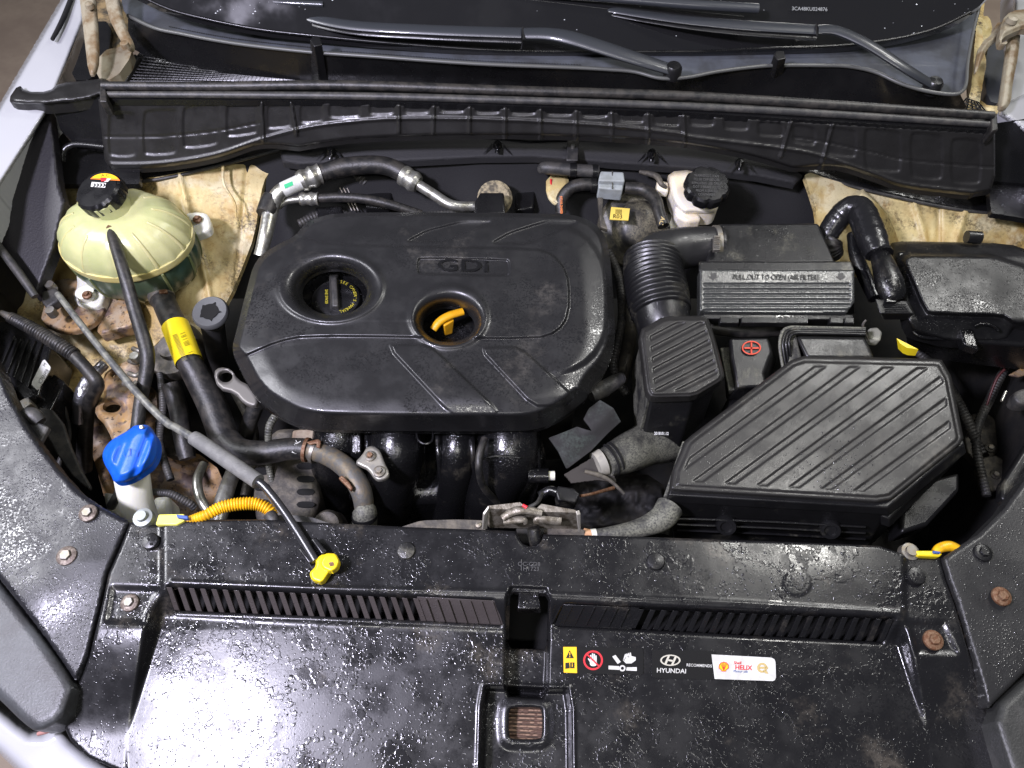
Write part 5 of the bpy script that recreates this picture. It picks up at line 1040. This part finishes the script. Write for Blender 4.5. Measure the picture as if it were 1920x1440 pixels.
# ---------------------------------------------------------------- intake duct, filter housing
du = thing('intake_hose', 'large black corrugated intake hose bending beside the engine cover', 'duct', 1235, 520, -.02)
tube('elbow', [(1352, 462, -.03, 36), (1310, 462, -.03, 37), (1262, 470, -.03, 42), (1232, 488, -.03, 50), (1226, 500, -.03, 52)], plastic('hose_rubber', (.02, .02, .02), .38, (200, .3), drops=.6, cover=.2), du, ns=32)
tube('bellows', [(1224, 484, -.032, 54), (1226, 520, -.03, 56), (1233, 556, -.03, 57), (1240, 588, -.032, 55)], BOXP, du, corr=(9.2, .075), ns=36)
tube('outlet', [(1238, 576, -.034, 55), (1244, 610, -.04, 50), (1250, 650, -.06, 46), (1252, 690, -.1, 44)], BOXP, du, ns=32)
tube('hose_clamp', [(1336, 463, -.03, 40), (1345, 463, -.03, 40)], STEEL, du, ns=30)
slab('clamp_screw', [(1338, 441), (1351, 441), (1351, 468), (1338, 468)], .010, .008, STEEL, du, bevel=.001)
for k in range(7): tube('screw_thread', [(1339, 444+k*3.4, .0112, .8), (1350, 444.6+k*3.4, .0112, .8)], DMET, du, ns=5, n=2)
af = thing('air_filter_housing', 'black air filter housing with ribbed pull out panel and lettering', 'air filter housing', 1450, 520, -.02)
prism('housing_top', [(1345, 420, -.01), (1534, 419, -.01), (1566, 492, -.006), (1322, 494, -.006)], [(1345, 430, -.12), (1534, 430, -.12), (1566, 540, -.12), (1322, 540, -.12)], BOXP, af, bevel=.004)
FP = planeof((1312, 507, .006), (1602, 507, .006), (1602, 583, -.028))
prism('housing_shoulder', [(1310, 490, .004), (1596, 490, .004), (1603, 508, .004), (1310, 508, .004)], [(1310, 500, -.1), (1596, 500, -.1), (1602, 590, -.1), (1310, 590, -.1)], BOXP, af, bevel=.003)
DROP = .018
def fpz(x, y, d):
    z = .006-DROP*(y-505)/78
    for k in range(6):
        z = z-.003*np.exp(-((y-(534+k*9.6))/1.7)**2)*(x > 1318)*(x < 1594)
    return z-.002*(1-np.sqrt(1-np.clip(1-d/3, 0, 1)**2))
FPM = plastic('wet_filter_panel', (.04, .042, .04), .24, (300, .6), drops=.5, cover=.9, dsc=300, patch=20, coat=.5, crough=.2, speck=.6)
relief('pull_out_panel', [(1312, 505), (1602, 507), (1602, 566), (1588, 586), (1312, 584)], fpz, FPM, af, step=1.9, skirt=.02)
def pz(x, y): return fpz(np.array([float(x)]), np.array([float(y)]), np.array([50.]))[0]
TP = planeof((1340, 520, pz(1340, 520)), (1580, 520, pz(1580, 520)), (1450, 530, pz(1450, 528)))
text('moulded_text', 'PULL OUT TO OPEN (AIR FILTER)', 1455, 520, 10, TP, PBLK, af, .3, off=.0012, sx=.78, th=.0008)
for (x, sgn) in ((1338, 1), (1577, 1)): flatshape('arrow_mark', [[(x-5, 512), (x+5, 512), (x+5, 518), (x+10, 518), (x, 525), (x-10, 518), (x-5, 518)]], TP, RUBG, af, off=.001)
prism('hinge_rail', [(1318, 588, -.02), (1600, 590, -.02), (1600, 600, -.022), (1318, 598, -.022)], [(1322, 590, -.05), (1596, 592, -.05), (1596, 612, -.05), (1322, 608, -.05)], WETBOX, af, bevel=.002)
for (a, b) in ((1350, 1386), (1390, 1516), (1556, 1582), (1584, 1602)): slab('hinge_tab', [(a, 594), (b, 595), (b, 606), (a, 605)], -.02, .012, WETBOX, af, bevel=.0015)
# resonator
rs = thing('resonator_box', 'tall black resonator box with diagonal ribs on its lid', 'resonator', 1275, 670, 0)
ro = chaikin([(1197, 620), (1246, 592), (1326, 592), (1340, 630), (1359, 704), (1352, 716), (1303, 745), (1220, 747), (1211, 734)], 1, .12)
rin = [(1218, 625), (1252, 604), (1320, 604), (1328, 632), (1345, 700), (1298, 732), (1228, 734)]
def rz(x, y, d):
    z = .012-.004*sst(9, 5, d)-.008*(1-np.sqrt(1-np.clip(1-d/5, 0, 1)**2))
    n = (x*.46+y*.888); ph = np.mod(n-4.0, 18.6); gr = sst(0, 1.5, ph)*sst(9, 7.5, ph)
    return z-.0028*gr*sst(-1, 2, sdf(rin, x, y))
relief('lid', ro, rz, RIBBED, rs, step=1.7, skirt=.012)
prism('body', [(1206, 640, -.005), (1250, 602, -.005), (1322, 602, -.005), (1350, 706, -.005), (1300, 740, -.005), (1222, 742, -.005)], [(1186, 700, -.13), (1230, 670, -.13), (1300, 680, -.13), (1318, 790, -.13), (1274, 842, -.13), (1202, 834, -.13)], BOXP, rs, bevel=.004)
prism('dusty_side', [(1201, 640, -.012), (1206, 640, -.012), (1220, 745, -.014), (1214, 745, -.014)], [(1184, 700, -.14), (1190, 700, -.14), (1206, 830, -.14), (1192, 834, -.14)], DUSTY, rs, bevel=.002)
DPp = planeof((1225, 760, -.025), (1270, 760, -.025), (1255, 820, -.11))
text('date_stamp', '2018.01.12', 1240, 813, 5.5, (W(1230, 815, -.095), (CAM-W(1230, 815, -.095)).normalized()), WHT, rs, 1, off=.006, sx=.8, bold=.03)
li = thing('lower_intake_hose', 'dusty grey lower hose emerging left of the resonator box', 'duct', 1170, 840, -.1)
tube('hose', [(1240, 820, -.15, 50), (1205, 836, -.13, 40), (1170, 852, -.11, 36), (1135, 868, -.1, 27)], DUSTY, li, ns=28)
for x, y in ((1144, 862), (1152, 858)): tube('groove', [(x, y, -.1, 31), (x+3, y-1.5, -.1, 31)], BLK0, li, ns=28)
tube('pale_band', [(1117, 872, -.1, 24), (1131, 866, -.1, 26)], simple('pale_band', (.42, .4, .33), .5, var=(.3, .29, .25)), li, ns=26)
# battery cover with plus sign
bt = thing('battery_terminal_cover', 'black terminal cover with red plus sign between resonator and airbox', 'terminal cover', 1410, 680, -.03)
prism('cover', [(1368, 634, -.03), (1440, 633, -.03), (1447, 660, -.03), (1432, 700, -.032), (1438, 725, -.035), (1382, 727, -.035), (1372, 670, -.03)], [(1362, 650, -.1), (1446, 650, -.1), (1455, 680, -.1), (1445, 715, -.1), (1450, 750, -.1), (1360, 750, -.1), (1356, 690, -.1)], BOXP, bt, bevel=.004)
BTP = planeof((1390, 650, -.03), (1420, 650, -.03), (1410, 670, -.03))
flatshape('plus_sign', [[(1409+rx*math.cos(a), 652+ry*math.sin(a)) for rx, ry, a in ((18, 13, 2*math.pi*i/30), (15.5, 10.8, 2*math.pi*i/30), (15.5, 10.8, 2*math.pi*(i+1)/30), (18, 13, 2*math.pi*(i+1)/30))] for i in range(30)]+[[(1396, 651), (1423, 651), (1423, 654), (1396, 654)], [(1407.5, 642), (1410.5, 642), (1410.5, 663), (1407.5, 663)]], BTP, simple('red_mark_plastic', (.55, .05, .02), .5), bt, off=.0016, th=.0012)
prism('side_flap', [(1350, 652, -.05), (1368, 650, -.05), (1384, 730, -.05), (1366, 733, -.05)], [(1350, 660, -.1), (1368, 660, -.1), (1384, 745, -.1), (1366, 745, -.1)], DUSTY, bt)
slab('battery_tray', [(1370, 735), (1480, 735), (1460, 800), (1360, 800)], -.1, .06, BOXP, bt, bevel=.004)
# battery jacket
bj = thing('battery_jacket', 'ribbed black battery jacket corner behind the airbox', 'battery cover', 1560, 645, -.03)
prism('jacket', [(1492, 630, -.022), (1622, 632, -.022), (1640, 672, -.022), (1512, 672, -.022)], [(1492, 640, -.15), (1622, 640, -.15), (1640, 700, -.15), (1512, 700, -.15)], BOXP, bj, bevel=.006)
for k in range(4):
    tube('rib', [(1468+k*6, 690, -.05-.004*k, 3), (1462+k*6, 650, -.035, 3), (1466+k*5, 625+k*2.5, -.03, 3), (1480+k*4, 614+k*3.6, -.026, 3), (1520, 614+k*3.6, -.026, 3), (1622, 616+k*3.6, -.026, 3)], BOXP if k else DUSTY, bj, ns=8)
prism('corner', [(1462, 618, -.04), (1490, 618, -.035), (1508, 690, -.05), (1484, 700, -.05)], [(1462, 640, -.16), (1490, 640, -.16), (1508, 720, -.16), (1484, 730, -.16)], DUSTY, bj)
# airbox
ab = thing('airbox', 'largest black box at the right with diagonal grooves on its lid', 'airbox', 1530, 820, 0)
aout = chaikin([(1494, 667), (1765, 673), (1784, 706), (1808, 828), (1664, 944), (1256, 920), (1262, 880), (1286, 824)], 1, .05)
ain = [(1506, 686), (1750, 690), (1768, 712), (1786, 822), (1658, 924), (1284, 902), (1280, 886), (1302, 838)]
def az(x, y, d):
    z = .014-.003*sst(13, 10, d)-.008*(1-np.sqrt(1-np.clip(1-d/6, 0, 1)**2))
    n = x*.59+y*.807; ph = np.mod(n-1455, 38.5); gr = sst(0, 2, ph)*sst(14, 12, ph)
    return z-.0017*gr*sst(-1, 2, sdf(ain, x, y))+.0007*vnoise(x, y, 70, 8)
relief('lid', aout, az, RIBBED, ab, step=1.9, skirt=.012)
prism('lid_edge', [(1494, 670, .0), (1762, 676, .0), (1808, 832, .0), (1664, 952, .0), (1254, 928, .0), (1284, 826, .0)], [(1496, 676, -.02), (1762, 682, -.02), (1812, 850, -.02), (1668, 966, -.02), (1246, 942, -.02), (1280, 832, -.02)], BOXP, ab, bevel=.002)
prism('body', [(1496, 676, -.02), (1750, 682, -.02), (1798, 846, -.02), (1660, 962, -.02), (1256, 940, -.02), (1284, 834, -.02)], [(1500, 690, -.16), (1745, 700, -.16), (1780, 880, -.16), (1626, 1030, -.16), (1262, 1012, -.16), (1290, 880, -.16)], BOXP, ab, bevel=.004)
prism('side_ledge', [(1792, 838, -.03), (1804, 846, -.03), (1668, 972, -.03), (1650, 966, -.03)], [(1792, 850, -.045), (1800, 860, -.045), (1668, 990, -.045), (1650, 984, -.045)], WETBOX, ab, bevel=.002)
prism('dusty_edge', [(1244, 930, -.02), (1256, 928, -.02), (1286, 828, -.02), (1280, 826, -.02)], [(1236, 1000, -.11), (1258, 1006, -.11), (1286, 870, -.11), (1272, 868, -.11)], DUSTY, ab, bevel=.002)
for k in range(3): tube('front_rib', [(1270, 972+k*11, -.055-.021*k, 2.4), (1440, 978+k*11.5, -.055-.021*k, 2.4), (1622, 988+k*11.5, -.06-.021*k, 2.4)], BOXP, ab, ns=6, n=3)
for (x, y) in ((1362, 985), (1557, 992)):
    n_ = (CAM-W(x, y, -.07)).normalized()*.5+Vector((0, -1, .2))*.5
    s = S(x, y, -.07); lathe('boss', [(0, .002), (10*s, .002), (12*s, .006), (17*s, .006), (19*s, .002), (19*s, -.012), (0, -.012)], W(x, y, -.066), BOXP, ab, axis=n_, ns=28)
slab('clip_block', [(1690, 960), (1740, 900), (1800, 885), (1800, 920), (1740, 985), (1690, 1000)], -.1, .05, BLACK, ab, bevel=.006)
# ---------------------------------------------------------------- fuse box
fb = thing('fuse_box', 'wet black fuse box lid at the right edge with water patches', 'fuse box', 1800, 540, 0)
fo = chaikin([(1668, 456), (1692, 452), (1890, 456), (1960, 480), (1960, 640), (1902, 610), (1888, 640), (1780, 640), (1712, 622), (1700, 600)], 1, .15)
fpl = chaikin([(1690, 478), (1860, 480), (1925, 500), (1960, 520), (1960, 612), (1902, 606), (1880, 592), (1740, 588), (1728, 566)], 1, .1)
def fz(x, y, d):
    z = -.02+.024*sst(-3, 3, sdf(fpl, x, y))-.008*(1-np.sqrt(1-np.clip(1-d/7, 0, 1)**2))-.022*sst(594, 640, y)-.0009*np.clip(482-y, 0, 40)-.0006*np.clip(1700-x, 0, 60)
    return z-.0015*sst(10, 4, np.abs(sdf(fpl, x, y)-14))*0+.002*vnoise(x, y, 50, 3)
relief('lid', fo, fz, WETBOX, fb, step=2.4, skirt=.02)
prism('body', [(1680, 470, -.03), (1950, 470, -.03), (1950, 650, -.045), (1800, 640, -.045), (1712, 622, -.045)], [(1690, 500, -.15), (1950, 500, -.15), (1950, 700, -.15), (1790, 680, -.15), (1700, 650, -.15)], BLACK, fb, bevel=.006)
tube('latch_loop', [(1826, 612, -.02, 3), (1840, 607, -.016, 3), (1862, 611, -.016, 3), (1872, 620, -.02, 3)], SHINY, fb, ns=8)
slab('latch', [(1800, 612), (1826, 616), (1836, 650), (1838, 656), (1808, 645)], -.03, .02, SHINY, fb, bevel=.004)
tube('lid_lip', [(1712, 622, -.046, 4), (1730, 632, -.048, 4), (1786, 636, -.05, 4), (1830, 638, -.05, 4)], SHINY, fb, ns=8)
tube('lid_clasp', [(1812, 444, -.03, 12), (1838, 446, -.03, 12)], BLACK, fb, ns=10)
yt = thing('yellow_tape_label', 'bright yellow tape label curling under the fuse box corner', 'label', 1700, 655, -.05)
prism('tape', [(1681, 634, -.03), (1688, 644, -.03), (1700, 652, -.032), (1722, 655, -.032)], [(1684, 654, -.05), (1692, 662, -.05), (1702, 666, -.05), (1716, 667, -.05)], YEL, yt, bevel=0)
# harness with connector boot
hb = thing('harness_boot', 'fat black cable boot looping down between filter housing and fuse box', 'wiring', 1620, 480, 0)
tube('sleeve', [(1545, 470, -.07, 16), (1552, 440, -.05, 20), (1572, 410, -.03, 22), (1592, 392, -.012, 23), (1612, 394, -.005, 25), (1624, 420, .0, 27), (1636, 450, .003, 27), (1646, 476, .002, 23)], simple('taped_cable', (.012, .012, .013), .25, bump=(55, .8)), hb, ns=24, wob=.03)
tube('sleeve', [(1562, 446, -.05, 18), (1556, 460, -.06, 22), (1566, 480, -.08, 16)], RUB, hb, ns=18, corr=(7, .1))
tube('branch', [(1600, 440, -.04, 12), (1606, 480, -.045, 13), (1622, 520, -.05, 13), (1640, 560, -.05, 12)], SHINY, hb, ns=16)
tube('strap_ring', [(1650, 472, .002, 21), (1652, 478, .002, 22)], BLACK, hb, ns=20)
tube('boot', [(1650, 478, .003, 18), (1658, 500, .007, 22), (1668, 530, .006, 26), (1674, 552, .001, 24), (1676, 562, -.004, 18)], SHINY, hb, ns=24, flat=.8)
cn = prism('connector', [(1640, 560, .0), (1700, 564, .0), (1714, 588, -.004), (1650, 588, -.004)], [(1646, 566, -.03), (1696, 568, -.03), (1704, 600, -.03), (1656, 600, -.03)], WETBOX, hb, bevel=.002)
for k in range(5): tube('grip_line', [(1655+k*1.2, 570+k*3.4, .0006-.0006*k, .9), (1698+k*2, 571+k*3.4, .0006-.0006*k, .9)], BLACK, cn, ns=5, n=2)
slab('connector_tab', [(1662, 557), (1680, 557), (1682, 566), (1662, 566)], .006, .006, SHINY, hb, bevel=.001)
slab('white_terminal', [(1630, 614), (1646, 612), (1656, 622), (1652, 638), (1636, 636), (1628, 624)], -.06, .02, simple('pale_terminal', (.42, .42, .34), .45, metal=.2), hb, bevel=.004)
tube('steel_rod', [(1624, 600, -.04, 2), (1618, 612, -.05, 2.4), (1630, 640, -.07, 2)], STEEL, hb, ns=6)
tube('striped_loom', [(1640, 420, -.03, 9), (1650, 440, -.035, 9), (1654, 456, -.04, 9)], RUBG, hb, corr=(9, .3), ns=14)
# right side dim hardware
rh = thing('headlamp_bracket', 'dim grey bracket pieces in the dark at the right edge', 'bracket', 1890, 740, -.2)
slab('knob', chaikin([(1900, 736), (1925, 724), (1950, 740), (1940, 760), (1908, 756)], 1), -.1, .03, RUBG, rh, bevel=.005)
tube('rod', [(1886, 734, -.1, 2.5), (1878, 752, -.1, 2.5)], ALU, rh, ns=8)
slab('tab', [(1892, 702), (1925, 684), (1930, 700), (1912, 706)], -.14, .006, RUSTP, rh)
tube('red_wire', [(1884, 692, -.15, 2.5), (1868, 712, -.17, 2.5), (1850, 760, -.2, 2)], simple('dull_red_wire', (.06, .01, .01), .5), rh, ns=8)
slab('side_plate', [(1880, 905), (1960, 780), (1980, 880), (1930, 960), (1878, 935)], -.06, .02, BOXP, rh, bevel=.004)

# ---------------------------------------------------------------- dim clutter deep in the gaps
GR = simple('grimy_grey_metal', (.05, .047, .042), .55, metal=.4, bump=(120, .5), var=(.1, .09, .07), vs=60)
for (nm, ct, lb, P_, mt, cr) in [
    ('wiring', 'wiring', 'black loom running along the firewall behind the thin pipe', [(560, 420, -.12, 8), (620, 400, -.12, 9), (720, 420, -.13, 9), (830, 402, -.12, 8), (905, 408, -.12, 7)], RUBG, (6, .15)),
    ('wiring', 'wiring', 'dark loom sagging between brake booster and bellows', [(1140, 470, -.13, 7), (1160, 520, -.14, 8), (1166, 600, -.15, 8), (1150, 690, -.16, 8), (1176, 740, -.17, 8)], RUBG, (6, .15)),
    ('vent_hose', 'hose', 'dim hose along the right side of the engine cover', [(1176, 560, -.2, 13), (1180, 640, -.2, 13), (1160, 720, -.2, 14)], GR, None),
    ('vent_hose', 'hose', 'dark hose under the air filter housing hinge', [(1330, 612, -.09, 14), (1400, 620, -.09, 14), (1470, 616, -.09, 14)], RUB, None),
    ('wiring', 'wiring', 'loom dropping in the dark beside the fuse box', [(1700, 640, -.18, 8), (1760, 700, -.2, 9), (1800, 760, -.22, 9), (1840, 850, -.25, 9)], RUBG, (6, .15)),
    ('wiring', 'wiring', 'second loom crossing the dark right hand corner', [(1900, 660, -.2, 7), (1860, 740, -.22, 8), (1830, 820, -.24, 8), (1850, 930, -.25, 8)], RUBG, (6, .15)),
    ('coolant_pipe', 'pipe', 'grimy pipe low between the thick hose and alternator', [(440, 730, -.22, 10), (470, 790, -.24, 10), (476, 850, -.25, 10), (460, 930, -.26, 10)], GR, None),
    ('wiring', 'wiring', 'black wire bundle behind the overflow hose', [(300, 700, -.2, 6), (306, 760, -.2, 7), (300, 830, -.21, 7), (320, 900, -.22, 7)], RUBG, (5, .15)),
    ('wiring', 'wiring', 'thin wire looping under the silver wrapped hose', [(120, 760, -.16, 4), (130, 820, -.2, 4), (110, 880, -.22, 5), (150, 940, -.22, 5)], RUBG, None)]:
    tag(tube(nm, P_, mt, ns=12, corr=cr), lb, ct)
bx = thing('transmission_bracket', 'grimy bracket with bolts in the dark right of the airbox', 'bracket', 1850, 820, -.25)
slab('plate', chaikin([(1800, 780), (1850, 770), (1880, 800), (1870, 860), (1820, 870)], 1), -.3, .02, GR, bx, bevel=.003)
slab('plate', chaikin([(1830, 860), (1880, 850), (1900, 900), (1850, 930)], 1), -.28, .02, GR, bx, bevel=.003)
for c in ((1824, 800), (1856, 840), (1866, 890)): hexbolt(W(*c, -.28), 10*S(*c, -.28), STEEL, GR, bx)
lp = thing('ledge_plates', 'stepped dark sheet metal low between hose and lower left body', 'sheet metal', 330, 900, -.3)
slab('plate', chaikin([(290, 770), (350, 780), (370, 840), (330, 860), (290, 840)], 1), -.27, .02, GR, lp, bevel=.003)
slab('plate', chaikin([(60, 760), (110, 770), (140, 860), (180, 930), (120, 880)], 1), -.12, .01, RUBG, lp, bevel=.003)
for c in ((320, 800), (340, 836)): hexbolt(W(*c, -.262), 8*S(*c, -.26), STEEL, GR, lp)
fs = thing('firewall_fittings', 'dark moulded fittings on the firewall behind the engine cover', 'fitting', 800, 370, -.1)
for P_ in ([(690, 330), (740, 334), (730, 392), (684, 388)], [(800, 316), (900, 312), (880, 350), (830, 356)], [(960, 310), (1010, 312), (1000, 390), (968, 394)], [(590, 388), (640, 384), (650, 420), (600, 425)]):
    slab('fitting', P_, -.11, .03, BLACK, fs, bevel=.004)

# ---------------------------------------------------------------- loose water beads
def beads(parent, zf, n, gen, inside, rmax=.0016):
    V, F = [], []; rr = random.Random(7); k = 0
    while k < n:
        x, y = gen(rr); k += 1
        if not inside(x, y): continue
        r = .0005+rmax*rr.random()**2.6; c = W(x, y, zf(x, y)); b = len(V)
        for h, q in ((0, 1.), (.55, .8)):
            for i in range(8): V.append(c+Vector((r*q*math.cos(i*.785), r*q*math.sin(i*.785), r*h*.8)))
        V.append(c+Vector((0, 0, r*.62)))
        for i in range(8): F += [[b+i, b+(i+1) % 8, b+8+(i+1) % 8, b+8+i], [b+8+i, b+8+(i+1) % 8, b+16]]
    return fin('water_bead', V, F, BEAD, parent, kind='stuff')
BEAD = simple('clear_water_bead', (.035, .035, .037), .06, Coat_Weight=1., Specular_IOR_Level=.9)
ins = lambda poly, m=6: (lambda x, y: sdf(poly, np.array([x]), np.array([y]))[0] > m)
strip = [(1130, 1010), (1600, 1026), (1700, 1050), (1760, 1060), (1780, 1150), (1400, 1130), (1040, 1110)]
shb = lambda x, y: float(shz(np.array([x]), np.array([y]), np.array([50.]))[0])
beads(sh, shb, 420, lambda r: (r.gauss(1500, 150), r.gauss(1085, 35)), ins(strip))
lowr = [(1130, 1300), (1500, 1300), (1700, 1260), (1740, 1420), (1100, 1420)]
beads(sh, shb, 60, lambda r: (r.uniform(1100, 1740), r.uniform(1230, 1430)), ins(lowr), .001)
beads(sh, shb, 160, lambda r: (r.gauss(640, 110), r.gauss(1040, 22)), ins([(420, 990), (900, 1005), (940, 1090), (400, 1080)]), .001)
beads(ab, lambda x, y: float(az(np.array([x]), np.array([y]), np.array([50.]))[0])+.0002, 260, lambda r: (r.gauss(1570, 34), r.gauss(880, 45)), ins(aout, 8), .0008)
beads(tr, lambda x, y: .0005+.006*float(vnoise(np.array([x]), np.array([y]), 110, 6)[0]), 160, lambda r: (r.uniform(1780, 1915), r.uniform(960, 1250)), ins([(1785, 1050), (1880, 975), (1915, 930), (1915, 1240), (1850, 1300), (1800, 1130)]), .001)
